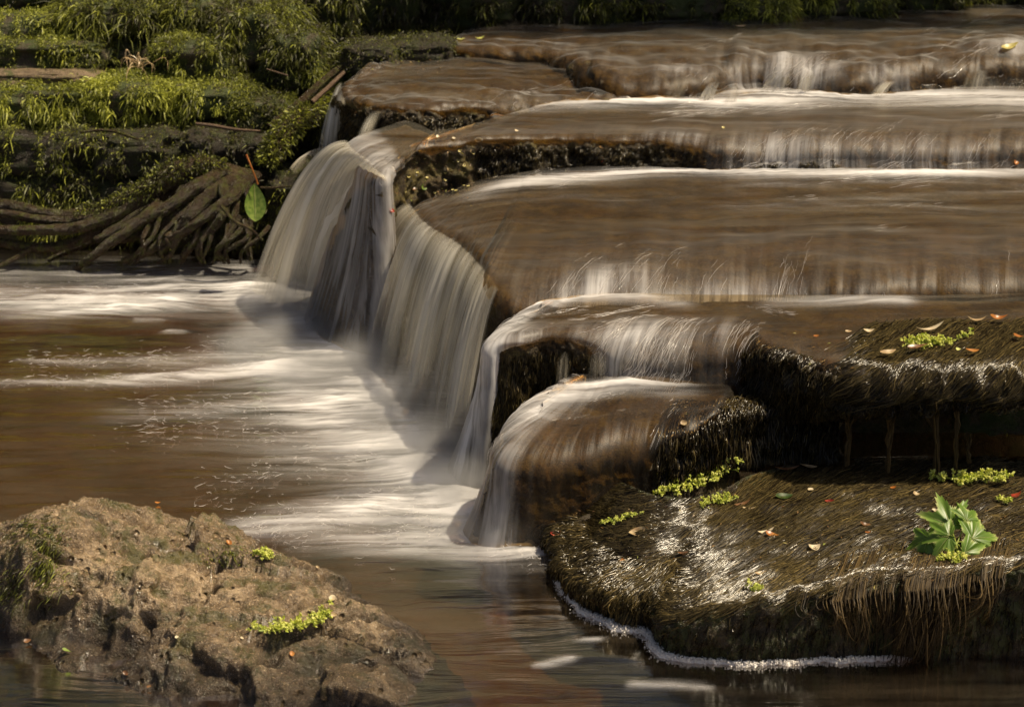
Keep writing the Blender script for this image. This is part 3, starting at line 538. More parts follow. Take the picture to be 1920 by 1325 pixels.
def stone(bbox, Yf, thick, seed, label, mat='bankstone', moss=1500, ml=.035, bias=.5, drape=1.0, name='mossy_stone', rough=.18, group='stones of the mossy bank', mossmat='moss', patch=.0, cat='stone'):
    P = stone_mesh(*bbox, Yf, thick, seed, rough); nv, nu = P.shape[:2]
    base = P.reshape(-1, 3).mean(0); base[2] = P[..., 2].min()
    me = mesh_from(name, P.reshape(-1, 3) - base, grid_faces(nv, nu)); o = link(name, me, None, [M[mat]]); o.location = base
    tag(o, label, cat, group)
    if moss:
        moss = int(moss * 5); ml *= .62; extra = (mat == 'blackstone')
        if extra: moss += 2200; patch -= .25
        N = grid_normals(P).reshape(-1, 3); fl = P.reshape(-1, 3); out = fl - fl.mean(0); N *= np.sign((N * out).sum(1))[:, None]
        area = np.linalg.norm(np.cross(np.gradient(P, axis=1), np.gradient(P, axis=0)), axis=2).ravel()
        pm = smooth(fbm(fl * 14, 3, seed + 40), -.28 + patch, .12 + patch)
        w = area * smooth(N[:, 2] * 1.0 - N[:, 1] * .45, -.30, .75) * (N[:, 1] < .4) * (.10 + pm); w /= w.sum()
        i = rng.choice(len(fl), moss, p=w); p0 = fl[i] + rng.normal(size=(moss, 3)) * .006; n0 = N[i]
        L = ml * 1.25 * rng.uniform(.2, 1.0, moss) ** 1.3 * (.5 + 1.4 * smooth(fbm(p0 * 9, 3, seed + 60), -.4, .5)) * (.6 + .8 * (1 - np.clip(n0[:, 2], 0, 1)))
        d0 = n0 * .55 + rng.normal(size=(moss, 3)) * .5 + np.array([0, -.45, .12]); d0 /= np.linalg.norm(d0, axis=1, keepdims=True)
        d1 = np.array([0, -.25, -1.0]) * drape + rng.normal(size=(moss, 3)) * .35 + n0 * .25; d1 /= np.linalg.norm(d1, axis=1, keepdims=True)
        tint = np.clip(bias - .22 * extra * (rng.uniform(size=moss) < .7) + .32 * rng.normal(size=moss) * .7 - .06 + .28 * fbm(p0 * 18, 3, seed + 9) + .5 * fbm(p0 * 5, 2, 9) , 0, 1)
        V, F, tv = blades(p0 - base, d0, d1, L, rng.uniform(.0005, .0018, moss), 3, tint)
        mo = link('moss', mesh_from('moss', V, F, True, {'tint': tv}), None, [M[mossmat]]); mo.parent = o; tag(mo, kind='stuff')
    return o
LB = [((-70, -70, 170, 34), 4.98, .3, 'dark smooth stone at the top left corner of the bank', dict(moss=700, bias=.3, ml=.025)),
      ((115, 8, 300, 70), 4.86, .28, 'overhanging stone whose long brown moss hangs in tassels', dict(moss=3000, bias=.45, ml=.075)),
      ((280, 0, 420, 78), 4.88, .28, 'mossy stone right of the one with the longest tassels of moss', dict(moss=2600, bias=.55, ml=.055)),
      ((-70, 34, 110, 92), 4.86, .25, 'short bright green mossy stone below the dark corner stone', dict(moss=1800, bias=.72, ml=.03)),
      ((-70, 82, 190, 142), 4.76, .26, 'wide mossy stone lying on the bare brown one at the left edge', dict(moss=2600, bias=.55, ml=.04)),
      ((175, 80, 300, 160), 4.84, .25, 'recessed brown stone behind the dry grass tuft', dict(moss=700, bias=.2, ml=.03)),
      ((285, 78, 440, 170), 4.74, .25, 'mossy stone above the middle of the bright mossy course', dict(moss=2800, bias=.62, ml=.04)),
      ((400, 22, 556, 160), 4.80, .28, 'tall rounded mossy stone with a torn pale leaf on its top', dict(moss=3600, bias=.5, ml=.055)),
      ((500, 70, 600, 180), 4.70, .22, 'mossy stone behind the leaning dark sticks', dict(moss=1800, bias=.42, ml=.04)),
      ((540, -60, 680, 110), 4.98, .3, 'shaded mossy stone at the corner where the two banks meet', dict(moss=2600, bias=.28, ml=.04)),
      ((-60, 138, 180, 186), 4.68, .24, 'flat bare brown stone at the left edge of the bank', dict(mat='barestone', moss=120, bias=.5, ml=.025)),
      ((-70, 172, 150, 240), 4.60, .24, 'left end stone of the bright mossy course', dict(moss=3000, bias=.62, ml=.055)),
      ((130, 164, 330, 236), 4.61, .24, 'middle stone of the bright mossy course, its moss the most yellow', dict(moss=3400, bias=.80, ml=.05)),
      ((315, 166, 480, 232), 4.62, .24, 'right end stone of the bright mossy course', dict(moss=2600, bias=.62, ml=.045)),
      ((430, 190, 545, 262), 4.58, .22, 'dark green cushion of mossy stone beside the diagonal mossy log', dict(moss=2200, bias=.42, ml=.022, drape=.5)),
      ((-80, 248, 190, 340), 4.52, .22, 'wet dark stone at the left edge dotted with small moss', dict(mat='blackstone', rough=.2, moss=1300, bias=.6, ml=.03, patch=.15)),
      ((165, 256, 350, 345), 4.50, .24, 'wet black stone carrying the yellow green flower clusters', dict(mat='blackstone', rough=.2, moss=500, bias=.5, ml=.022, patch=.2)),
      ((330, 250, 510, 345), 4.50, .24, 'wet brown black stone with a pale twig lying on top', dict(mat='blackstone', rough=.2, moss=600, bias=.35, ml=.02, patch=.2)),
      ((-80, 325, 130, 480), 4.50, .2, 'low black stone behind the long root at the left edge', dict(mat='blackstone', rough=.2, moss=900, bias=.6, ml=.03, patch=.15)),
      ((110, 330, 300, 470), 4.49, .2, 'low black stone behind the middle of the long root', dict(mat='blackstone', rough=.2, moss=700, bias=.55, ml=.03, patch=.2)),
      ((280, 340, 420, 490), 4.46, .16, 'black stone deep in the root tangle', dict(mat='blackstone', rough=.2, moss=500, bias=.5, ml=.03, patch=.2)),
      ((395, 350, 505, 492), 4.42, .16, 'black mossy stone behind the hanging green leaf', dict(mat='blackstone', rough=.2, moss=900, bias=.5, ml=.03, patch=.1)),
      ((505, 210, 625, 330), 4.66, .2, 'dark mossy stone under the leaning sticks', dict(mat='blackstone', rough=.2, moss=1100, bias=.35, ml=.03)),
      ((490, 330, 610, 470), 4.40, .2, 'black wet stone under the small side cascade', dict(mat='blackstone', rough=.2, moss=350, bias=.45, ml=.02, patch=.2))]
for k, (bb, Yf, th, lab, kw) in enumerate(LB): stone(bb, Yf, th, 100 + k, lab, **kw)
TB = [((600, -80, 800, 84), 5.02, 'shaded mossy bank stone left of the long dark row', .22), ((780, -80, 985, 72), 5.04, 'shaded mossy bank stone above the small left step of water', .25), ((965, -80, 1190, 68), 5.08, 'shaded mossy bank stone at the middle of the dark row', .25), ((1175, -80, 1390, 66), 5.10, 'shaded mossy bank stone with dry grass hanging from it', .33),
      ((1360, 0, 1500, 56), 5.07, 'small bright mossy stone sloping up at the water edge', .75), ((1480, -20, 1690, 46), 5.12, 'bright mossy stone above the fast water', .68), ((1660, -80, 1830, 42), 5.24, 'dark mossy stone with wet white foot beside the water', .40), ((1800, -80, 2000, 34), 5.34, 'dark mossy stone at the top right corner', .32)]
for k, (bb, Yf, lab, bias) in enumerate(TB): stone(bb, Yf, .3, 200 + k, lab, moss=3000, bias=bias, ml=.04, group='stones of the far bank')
stone((640, 88, 745, 150), 4.66, .18, 231, 'wet black rock strewn with leaf litter at the top of the left side fall', 'blackstone', 300, .02, .45, patch=.2, name='wet_rock', group=None, cat='rock')
stone((725, 82, 850, 134), 4.70, .18, 232, 'low wet rock with a yellow leaf scrap beside the small upper step', 'blackstone', 250, .02, .4, patch=.2, name='wet_rock', group=None, cat='rock')

# ------------------------------------------------------------------ roots, log, twigs
def sweep(path, rad, n=60, sides=14, bump=.12, seed=0, fine=26):
    D = catmull(np.hstack([np.asarray(path), np.asarray(rad)[:, None]]), n); C, r = D[:, :3], D[:, 3]
    T = np.gradient(C, axis=0); T /= np.linalg.norm(T, axis=1, keepdims=True)
    A = np.cross(T, [0, 0.3, 1.0]); A /= np.linalg.norm(A, axis=1, keepdims=True); B = np.cross(T, A); th = np.linspace(0, 2 * math.pi, sides + 1)
    P = C[:, None] + r[:, None, None] * (np.cos(th)[None, :, None] * A[:, None] + np.sin(th)[None, :, None] * B[:, None])
    f = P.reshape(-1, 3); k = bump * fbm(f * fine, 4, seed) + bump * .8 * (ridged(np.stack([f[:, 0] * 22, np.tile(th, n) * 5.0, f[:, 2] * 22], 1), 3, seed + 8) - .4) + bump * .8 * fbm(np.stack([f[:, 0] * 14, np.tile(th, n) * 2.2, f[:, 2] * 10], 1), 3, seed + 4)
    P = P + (P - C[:, None]) * (k.reshape(n, sides + 1, 1) * 1.8)
    return P
def pathY(pts): return [atY(x, y, Yd) for x, y, Yd in pts]
def tube_obj(name, pts, rad, mat, parent=None, **kw):
    P = sweep(pts, rad, **kw); return link(name, mesh_from(name, P.reshape(-1, 3), grid_faces(*P.shape[:2])), parent, [M[mat]])
PXM = 4.4 / FPX
rt = empty('root_tangle', at(300, 480, 0)); tag(rt, 'tangle of dark gnarled tree roots reaching into the pool under the mossy bank', 'tree roots')
ROOTS = [([(-40, 378, 4.36), (20, 388, 4.36), (90, 402, 4.35), (150, 404, 4.34), (215, 390, 4.33), (270, 362, 4.33), (320, 330, 4.34), (370, 312, 4.36), (420, 322, 4.38), (480, 332, 4.42), (530, 330, 4.5)], [12, 12, 12, 13, 15, 18, 20, 20, 17, 14, 12]),
         ([(470, 332, 4.40), (425, 346, 4.34), (385, 376, 4.30), (350, 404, 4.29), (300, 420, 4.30), (265, 440, 4.31), (230, 452, 4.33)], [14, 15, 15, 13, 10, 8, 6]),
         ([(390, 372, 4.29), (360, 402, 4.27), (335, 430, 4.27), (318, 456, 4.27), (300, 480, 4.28)], [13, 12, 10, 8, 6]),
         ([(300, 378, 4.31), (270, 408, 4.28), (235, 436, 4.27), (200, 460, 4.27), (165, 488, 4.28), (140, 505, 4.3)], [9, 10, 10, 9, 7, 5]),
         ([(-40, 448, 4.34), (20, 458, 4.33), (80, 464, 4.32), (130, 458, 4.32), (170, 440, 4.32), (200, 414, 4.33), (220, 392, 4.34)], [7, 8, 9, 10, 9, 8, 7]),
         ([(60, 464, 4.32), (35, 480, 4.30), (5, 496, 4.28), (-30, 512, 4.27)], [5, 5, 4, 3]),
         ([(420, 350, 4.32), (420, 390, 4.28), (400, 425, 4.27), (370, 450, 4.27), (350, 470, 4.27), (340, 492, 4.28)], [12, 11, 10, 9, 8, 5]),
         ([(440, 345, 4.34), (440, 400, 4.30), (425, 450, 4.28), (410, 490, 4.28)], [9, 8, 7, 5]), ([(455, 340, 4.34), (470, 395, 4.31), (465, 450, 4.29), (470, 488, 4.29)], [7, 6, 6, 4]),
         ([(330, 345, 4.37), (280, 385, 4.37), (215, 430, 4.36), (130, 470, 4.36), (90, 488, 4.36)], [9, 9, 8, 6, 4])]
ROOTS += [([(350, 330, 4.35), (300, 352, 4.33), (230, 395, 4.31), (150, 425, 4.30), (60, 432, 4.31), (-40, 428, 4.33)], [12, 13, 12, 11, 9, 8]), ([(230, 392, 4.31), (150, 412, 4.32), (80, 412, 4.33), (10, 400, 4.34), (-40, 402, 4.35)], [9, 9, 8, 8, 7]), ([(480, 332, 4.39), (450, 350, 4.33), (430, 372, 4.29), (395, 400, 4.27), (330, 440, 4.265), (280, 470, 4.27), (230, 490, 4.28)], [13, 13, 12, 11, 10, 8, 5]), ([(420, 322, 4.36), (370, 350, 4.31), (320, 385, 4.29), (250, 420, 4.285), (180, 450, 4.29)], [13, 14, 12, 10, 7])]
for k in range(16):
    x = 280 + 14 * k * .9 + random.uniform(-12, 12); ROOTS.append(([(x + random.uniform(0, 40), 415 + random.uniform(-15, 15), 4.28), (x + random.uniform(-10, 20), 445, 4.26), (x + random.uniform(-25, 10), 470, 4.26), (x + random.uniform(-40, 10), 494, 4.27)], [5, 4.5, 4, 2.5]))
for k, (p, r) in enumerate(ROOTS):
    q = [v - np.array(rt.location) for v in pathY(p)]
    tube_obj('root', q, np.array(r) * PXM * .95, 'bark', None, seed=k, n=130 if k < 14 else 40, sides=26 if k < 14 else 9, bump=.2).parent = rt
lg = tube_obj('mossy_log', pathY([(640, 150, 4.75), (600, 200, 4.62), (560, 230, 4.52), (525, 270, 4.46), (500, 312, 4.42)]), np.array([18, 20, 24, 24, 16]) * PXM, 'bark', None, seed=77, bump=.15)
tag(lg, 'short rounded log under green moss slanting down beside the side cascade', 'log')
def furs(o, P, n, ml, bias, seed, drape=.6):
    N = grid_normals(P).reshape(-1, 3); fl = P.reshape(-1, 3); cen = np.repeat(P[:, :-1].mean(1, keepdims=True), P.shape[1], 1).reshape(-1, 3); N *= np.sign((N * (fl - cen)).sum(1))[:, None]
    w = smooth(N[:, 2] - N[:, 1] * .6, -.2, .8); w /= w.sum(); i = rng.choice(len(fl), n, p=w); n0 = N[i]; p0 = fl[i] + rng.normal(size=(n, 3)) * .004
    d0 = n0 + rng.normal(size=(n, 3)) * .4; d0 /= np.linalg.norm(d0, axis=1, keepdims=True); d1 = n0 * .4 + np.array([0, -.2, -1]) * drape + rng.normal(size=(n, 3)) * .3; d1 /= np.linalg.norm(d1, axis=1, keepdims=True)
    V, F, tv = blades(p0, d0, d1, ml * rng.uniform(.4, 1.2, n), rng.uniform(.0009, .002, n), 3, np.clip(bias + .25 * rng.normal(size=n), 0, 1))
    m = link('moss', mesh_from('moss', V, F, True, {'tint': tv}), None, [M['moss']]); m.parent = o; tag(m, kind='stuff')
Plog = sweep(pathY([(640, 150, 4.75), (600, 200, 4.62), (560, 230, 4.52), (525, 270, 4.46), (500, 312, 4.42)]), np.array([18, 20, 24, 24, 16]) * PXM, seed=77, bump=.15)
furs(lg, Plog, 3600, .018, .48, 5)
Pr = sweep([v for v in pathY(ROOTS[0][0])], np.array(ROOTS[0][1]) * PXM, seed=0, n=130, sides=26, bump=.2)
mo_n = len(bpy.data.objects); furs(rt, Pr[40:100] - np.array(rt.location), 2200, .014, .33, 6)
TW = [([(368, 232, 4.46), (400, 236, 4.44), (440, 243, 4.44), (488, 246, 4.46)], [3, 3.5, 3, 2], 'twig', 'pale bent twig lying across the wet dark stones', 'twig'),
      ([(505, 240, 4.48), (560, 196, 4.55), (610, 150, 4.62), (650, 118, 4.7)], [8, 9, 8, 7], 'bark', 'thick dark stick leaning on the bank beside the log', 'stick'),
      ([(585, 192, 4.45), (615, 165, 4.5), (645, 136, 4.55)], [5, 5, 4], 'twig', 'thin reddish stick leaning above the side fall', 'stick'),
      ([(488, 352, 4.24), (515, 352, 4.24), (548, 349, 4.24)], [2.5, 2, 1.5], 'bark', 'short black twig poking out toward the fall below the leaf', 'twig'),
      ([(415, 385, 4.22), (440, 415, 4.2), (470, 430, 4.2), (492, 450, 4.22)], [4, 3.5, 3, 2], 'bark', 'black forked twig standing under the hanging green leaf', 'twig'),
      ([(500, 130, 4.62), (540, 142, 4.6)], [1.5, 1.5], 'twig', 'short straw across the mossy stone', 'twig'),
      ([(150, 248, 4.48), (205, 245, 4.46), (260, 262, 4.46)], [2.5, 3, 2], 'bark', 'thin dark twig left of the yellow green flowers', 'twig')]
for k, (p, r, m, lab, c) in enumerate(TW):
    o = tube_obj(c, pathY(p), np.array(r) * PXM, m, None, seed=k + 30, n=24, sides=8, bump=.08); tag(o, lab, c)
# dry grass tuft
g0 = atY(262, 120, 4.62); n = 26
p0 = g0 + rng.normal(size=(n, 3)) * [.012, .01, .006]; d0 = rng.normal(size=(n, 3)) * .5 + [0, -.3, .6]; d1 = rng.normal(size=(n, 3)) * .35 + [-.15, -.1, -1.0]
d0 /= np.linalg.norm(d0, axis=1, keepdims=True); d1 /= np.linalg.norm(d1, axis=1, keepdims=True)
V, F, _ = blades(p0, d0, d1, rng.uniform(.05, .11, n), rng.uniform(.0012, .0025, n), 4)
tag(link('grass_tuft', mesh_from('grass_tuft', V, F), None, [M['tan']]), 'small tuft of dry straw coloured grass on the mossy bank', 'grass tuft')

# ------------------------------------------------------------------ side cascade behind the big fall
curtain([((628, 292, .262), (560, 352, .15)), ((612, 285, .262), (535, 345, .15)), ((590, 300, .25), (528, 338, .15))], seed=61, ns=50, nv=30, dens=.45, layers=1)
curtain([((575, 345, .15), (520, 470, .0)), ((545, 342, .15), (495, 472, .0)), ((530, 338, .15), (478, 466, .0))], seed=63, ns=50, nv=30, dens=.38, layers=1, bow=1.3)

# ------------------------------------------------------------------ hollow under the fringed ledge
hs = stone((1420, 745, 1960, 905), 3.02, .12, 301, 'black rock wall at the back of the dripping hollow', 'slab', 0, group=None, name='wet_rock', cat='rock', rough=.1)
hs2 = stone((1800, 758, 2040, 826), 2.92, .15, 302, 'mossy brown rock inside the right end of the hollow', 'bankstone', 300, .014, .35, group=None, name='wet_rock', cat='rock', patch=.2)
cn = [at(x, y, .083) for x, y in ((1390, 905), (1480, 918), (1620, 918), (1800, 912), (2100, 905), (2100, 770), (1800, 770), (1600, 770), (1450, 800), (1380, 860))]
bm = bmesh.new(); bm.faces.new([bm.verts.new(tuple(v)) for v in cn]); me = bpy.data.meshes.new('stream_water'); bm.to_mesh(me); bm.free()
for a in ('face', 'foam'): me.attributes.new(a, 'FLOAT', 'POINT')
me.uv_layers.new(name='flow'); tag(link('stream_water', me, None, [M['pool']]), kind='structure')

# ------------------------------------------------------------------ combed algae on the ledges
def algae(T, n, a_rng, b_rng, steps, da, db, rad, lift, seed, clump=60, hang=0.0, name='algae', mat='algae', bias=.4, bare=None, base=.0006):
    a0 = rng.uniform(*a_rng, n); b0 = rng.uniform(*b_rng, n)
    if bare is not None:
        kp = fbm(np.stack([b0 * 16, a0 * 7, 0 * a0], 1), 4, seed + 8) > -bare + .25 * rng.normal(size=n); a0, b0 = a0[kp], b0[kp]; n = len(a0)
    k = np.arange(steps)[None]
    st = np.exp(rng.normal(size=n) * .3)[:, None]
    wob = fbm(np.stack([b0 * 30, a0 * 12, 0 * a0], 1), 3, seed)[:, None]
    cl = (np.round(b0 * clump + wob[:, 0] * 2) - wob[:, 0] * 2) / clump
    A = a0[:, None] + k * da * st; B = b0[:, None] - k * db * st * (1 + .9 * wob) + (cl - b0)[:, None] * (k / steps) ** 1.1 * .92
    B += .0022 * np.sin(k * 1.1 + rng.uniform(0, 6.28, n)[:, None]) * (k / steps)
    P = T.look(T.RP, A, B); N = T.look(T.N, A, B)
    lf = lift * (.25 + rng.uniform(0, 1, n)[:, None] * np.sin(np.clip(k / steps, 0, 1) * math.pi)) + base
    P = P + N * lf[..., None] + rng.normal(size=P.shape) * np.array([.0006, .0006, .0008])
    rr = rad * rng.uniform(.6, 1.5, n)[:, None] * (1 - .75 * (k / steps) ** 2)
    tint = np.clip(bias + .22 * rng.normal(size=n) + .45 * fbm(P[:, 0] * 16, 3, seed + 2), 0, 1)
    V, F, tv = tubes(P, rr, 3, tint)
    o = link(name, mesh_from(name, V, F, True, {'tint': tv}), None, [M[mat]]); o.parent = T.obj; tag(o, kind='stuff'); return o
algae(T5, 16000, (.0, .62), (.04, .90), 9, .011, .0062, .0007, .0016, 400, clump=80, bias=.37, bare=.24)
algae(T5, 3600, (.46, .66), (.10, .86), 8, .010, .0045, .0007, .002, 410, bias=.62, clump=120)
algae(T5, 2600, (.40, .70), (.10, .42), 8, .020, .0018, .0008, .006, 412, bias=.55, clump=120)
algae(T3, 9500, (.16, .62), (.66, .97), 9, .018, .0034, .0008, .006, 420, clump=90, bias=.36, base=.010)
algae(T3, 5600, (.50, .84), (.50, .97), 8, .022, .0008, .0008, .006, 430, clump=90, bias=.26, base=.006)
algae(T4, 3200, (.25, .80), (.60, .98), 7, .02, .001, .0010, .008, 440, clump=60, bias=.32)
algae(T1, 5000, (.66, .98), (.30, .66), 6, .012, .0006, .0007, .005, 450, clump=150, bias=.28)
algae(T3, 2400, (.70, .98), (.19, .36), 6, .012, .0004, .0007, .005, 452, clump=150, bias=.38)
algae(T0b, 2200, (.66, .98), (.2, .62), 6, .012, .0006, .0008, .005, 454, clump=90, bias=.30)
algae(T5, 2600, (.76, .93), (.10, .95), 5, .006, .0004, .0006, .003, 456, clump=200, bias=.12)
algae(T0, 2200, (.68, .96), (.60, .95), 6, .012, .0008, .0008, .006, 458, clump=90, bias=.35)
def hanging(T, n, x_rng, drop_px, name, bias, seed, rad=.0008, curl=.008):
    px = rng.uniform(*x_rng, n); lx, ly = project(T.RP[int(.66 * T.RP.shape[0])]); ok = np.argsort(lx)
    b = np.interp(px, lx[ok], ok / (len(lx) - 1.0)); k = np.linspace(0, 1, 11)[None]
    ra = rng.uniform(.46, .64, n); P = np.zeros((n, 11, 3)); sway = rng.normal(size=n) * curl
    L = np.interp(px, *drop_px) * rng.uniform(.35, 1.1, n)
    lip = T.look(T.RP, np.full(n, .76), b)
    for j in range(11):
        q = j / 10.0
        if q < .3: rq = ra + (.75 - ra) * q / .3; bq = b - .004 * (.3 - q) / .3 * 0 + .010 * (.3 - q) / .3; P[:, j] = T.look(T.RP, rq, bq) + T.look(T.N, rq, bq) * .003
        else:
            e = (q - .3) / .7; P[:, j] = lip + np.array([0, -.006, 0]) + np.stack([sway * e ** 2 - .02 * e ** 2 * (px - 1650) / 200, -.012 * np.sin(e * 3.1) * np.abs(sway) / curl, -L * e], 1)
            P[:, j, 2] = np.maximum(P[:, j, 2], .001)
    tint = np.clip(bias + .25 * rng.normal(size=n), 0, 1)
    V, F, tv = tubes(P, rad * rng.uniform(.6, 1.4, n)[:, None] * (1 - .7 * k ** 2), 3, tint)
    o = link(name, mesh_from(name, V, F, True, {'tint': tv}), None, [M['dryalgae']]); o.parent = T.obj; tag(o, kind='stuff'); return o
hanging(T5, 250, (1560, 1880), ([1480, 1560, 1690, 1800, 1900], [.03, .05, .11, .09, .04]), 'hanging_algae', .5, 1)
hanging(T5, 190, (1690, 1780), ([1600, 1700, 1760, 1850], [.09, .13, .13, .08]), 'hanging_algae', .3, 2, curl=.012)
hanging(T5, 60, (1480, 1930), ([1200, 1930], [.012, .03]), 'hanging_algae', .45, 3, curl=.004)
for px, top, bot, w, kx in [(1592, 770, 872, 14, -4), (1672, 762, 885, 16, -8), (1752, 742, 890, 17, 6), (1720, 745, 800, 9, 30), (1796, 738, 892, 9, -4), (1816, 812, 868, 5, 0)]:
    n = 46; a = atY(px, top, 2.81); b = atY(px + kx, bot, 2.81); k = np.linspace(0, 1, 9)
    jit = rng.normal(size=(n, 3)) * np.array([w, w, 0]) * 2.9 / FPX * .26
    C = a + (b - a) * k[:, None]; wid = (2.6 - 2.1 * smooth(k, 0, .30) - .1 * k)
    P = C[None] + jit[:, None] * wid[None, :, None] + np.array([1, .6, 0]) * (fbm(np.stack([np.repeat(k[None], n, 0).ravel() * 5, np.repeat(np.arange(n) * .06, 9), np.full(n * 9, px * .1)], 1), 2, 5).reshape(n, 9, 1) * .009)
    V, F, tv = tubes(P, np.full((n, 9), .0011), 3, np.clip(.62 + .25 * rng.normal(size=n), 0, 1))
    o = link('algae_tail', mesh_from('algae_tail', V, F, True, {'tint': tv}), None, [M['dryalgae']]); o.parent = T3.obj

# ------------------------------------------------------------------ sun glints modelled as white tubes, then froth
def ledge_glints(T, boxes, rad=.00034):  # thin white tubes paint sun glints onto the ledge water
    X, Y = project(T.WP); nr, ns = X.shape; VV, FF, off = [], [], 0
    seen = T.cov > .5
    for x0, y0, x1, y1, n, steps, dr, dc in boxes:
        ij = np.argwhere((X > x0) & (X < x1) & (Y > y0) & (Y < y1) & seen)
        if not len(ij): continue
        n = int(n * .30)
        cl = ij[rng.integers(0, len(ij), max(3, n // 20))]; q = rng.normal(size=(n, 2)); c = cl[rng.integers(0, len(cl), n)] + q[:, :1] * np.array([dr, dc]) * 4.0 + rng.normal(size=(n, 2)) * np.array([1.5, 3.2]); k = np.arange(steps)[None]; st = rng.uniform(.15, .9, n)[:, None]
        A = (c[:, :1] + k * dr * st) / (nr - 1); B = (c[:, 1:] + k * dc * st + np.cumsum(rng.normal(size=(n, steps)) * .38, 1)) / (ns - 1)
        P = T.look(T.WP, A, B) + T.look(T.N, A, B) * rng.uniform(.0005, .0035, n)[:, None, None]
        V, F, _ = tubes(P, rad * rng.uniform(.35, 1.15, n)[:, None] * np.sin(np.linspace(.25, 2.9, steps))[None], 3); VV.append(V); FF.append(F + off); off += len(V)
    tag(link('painted_glint', mesh_from('painted_glint', np.vstack(VV), np.vstack(FF)), None, [M['thread']]), kind='stuff')
ledge_glints(T0, [(1420, 80, 1540, 180, 260, 7, 1.2, -1.5), (1240, 120, 1330, 190, 60, 6, 1.2, -1.2), (1550, 40, 1920, 110, 160, 6, .8, -2.0), (1850, 120, 1930, 185, 120, 7, 1.3, -1), (1300, 60, 1700, 130, 120, 5, .8, -2)])
ledge_glints(T0b, [(940, 150, 1130, 215, 130, 6, 1.2, -1.2), (860, 170, 1000, 215, 60, 6, 1.0, -.8)])
ledge_glints(T1, [(1400, 240, 1660, 325, 420, 8, 1.5, -1.1), (1640, 240, 1930, 325, 330, 8, 1.5, -1.1), (1330, 180, 1930, 225, 500, 6, .6, -2.2), (1300, 240, 1420, 320, 60, 6, 1.5, -.8), (690, 320, 740, 400, 40, 6, 1.2, .2), (1000, 195, 1350, 212, 160, 6, .5, -2.2)], .00025)
ledge_glints(T2, [(1060, 500, 1200, 585, 200, 7, 1.2, -1.3), (1210, 510, 1330, 585, 140, 7, 1.2, -1.2), (1340, 510, 1480, 590, 260, 8, 1.6, -.8), (1480, 520, 1920, 585, 130, 7, 1.6, -.4), (1000, 325, 1930, 350, 360, 6, .4, -2.4), (1500, 350, 1900, 440, 60, 5, .5, -2)], .00025)
ledge_glints(T3, [(1100, 610, 1210, 680, 380, 8, 1.5, -.8), (1190, 600, 1320, 730, 420, 9, 1.6, -.8), (1310, 600, 1420, 730, 120, 9, 1.6, -.7), (940, 570, 1260, 600, 320, 6, .6, -1.8), (930, 600, 970, 640, 60, 6, 1.2, -.4), (1440, 578, 1690, 590, 120, 5, .3, -2)], .00032)
ledge_glints(T4, [(1000, 715, 1280, 760, 420, 6, .8, -1.8), (930, 745, 1010, 850, 200, 7, 1.3, -.7), (1190, 760, 1290, 810, 40, 5, 1.2, -.6)], .00025)
def pool_glints(lines):  # painted sun glints lying on the pool surface
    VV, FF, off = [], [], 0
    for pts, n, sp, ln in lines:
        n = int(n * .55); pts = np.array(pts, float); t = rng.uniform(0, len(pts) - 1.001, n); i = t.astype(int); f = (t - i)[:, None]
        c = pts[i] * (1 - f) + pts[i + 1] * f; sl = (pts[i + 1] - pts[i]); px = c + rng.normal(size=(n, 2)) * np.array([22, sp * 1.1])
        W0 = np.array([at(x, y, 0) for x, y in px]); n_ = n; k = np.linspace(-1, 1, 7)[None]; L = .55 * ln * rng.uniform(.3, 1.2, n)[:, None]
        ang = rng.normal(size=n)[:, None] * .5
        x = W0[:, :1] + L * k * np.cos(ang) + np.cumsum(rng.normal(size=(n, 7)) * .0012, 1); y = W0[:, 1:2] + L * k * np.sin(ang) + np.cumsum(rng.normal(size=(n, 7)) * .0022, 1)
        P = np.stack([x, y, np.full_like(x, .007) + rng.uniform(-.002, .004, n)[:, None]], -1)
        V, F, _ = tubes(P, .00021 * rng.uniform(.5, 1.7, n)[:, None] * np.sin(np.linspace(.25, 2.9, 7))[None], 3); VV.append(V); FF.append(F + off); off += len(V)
    tag(link('painted_glint', mesh_from('painted_glint', np.vstack(VV), np.vstack(FF)), None, [M['thread']]), kind='stuff')
pool_glints([([(100, 575), (250, 565)], 160, 6, .010), ([(0, 545), (450, 555)], 120, 10, .016), ([(40, 675), (250, 680), (520, 640)], 280, 9, .014), ([(0, 720), (300, 712), (520, 690)], 200, 5, .016), ([(250, 760), (520, 765)], 120, 10, .014),
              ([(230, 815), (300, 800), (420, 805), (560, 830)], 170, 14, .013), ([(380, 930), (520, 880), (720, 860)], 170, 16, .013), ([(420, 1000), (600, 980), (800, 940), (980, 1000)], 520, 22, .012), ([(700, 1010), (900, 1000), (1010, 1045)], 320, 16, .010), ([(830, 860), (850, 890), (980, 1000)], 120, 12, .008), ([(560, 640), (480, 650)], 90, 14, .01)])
def froth(pts, widths, n, name='foam'):
    D = catmull([[*at(x, y, 0), w] for (x, y), w in zip(pts, widths)], n); C, w = D[:, :3], D[:, 3]
    T = np.gradient(C, axis=0); T /= np.linalg.norm(T, axis=1, keepdims=True); N = np.stack([T[:, 1], -T[:, 0], 0 * T[:, 0]], 1); rows = []
    for q in np.linspace(-1, 1, 13): 
        p = C + N * (w * q)[:, None]; p[:, 2] = .0075 * (1 - q * q) ** .6 - .0015; rows.append(p)
    P = np.array(rows); f = P.reshape(-1, 3)
    f = f + np.stack([fbm(f * 120, 2, 1) * .003, fbm(f * 110, 2, 2) * .004, np.abs(fbm(f * 260, 2, 3)) * .004], 1)
    tag(link(name, mesh_from(name, f, grid_faces(13, n)), None, [M['foam']]), kind='stuff')
WL = []
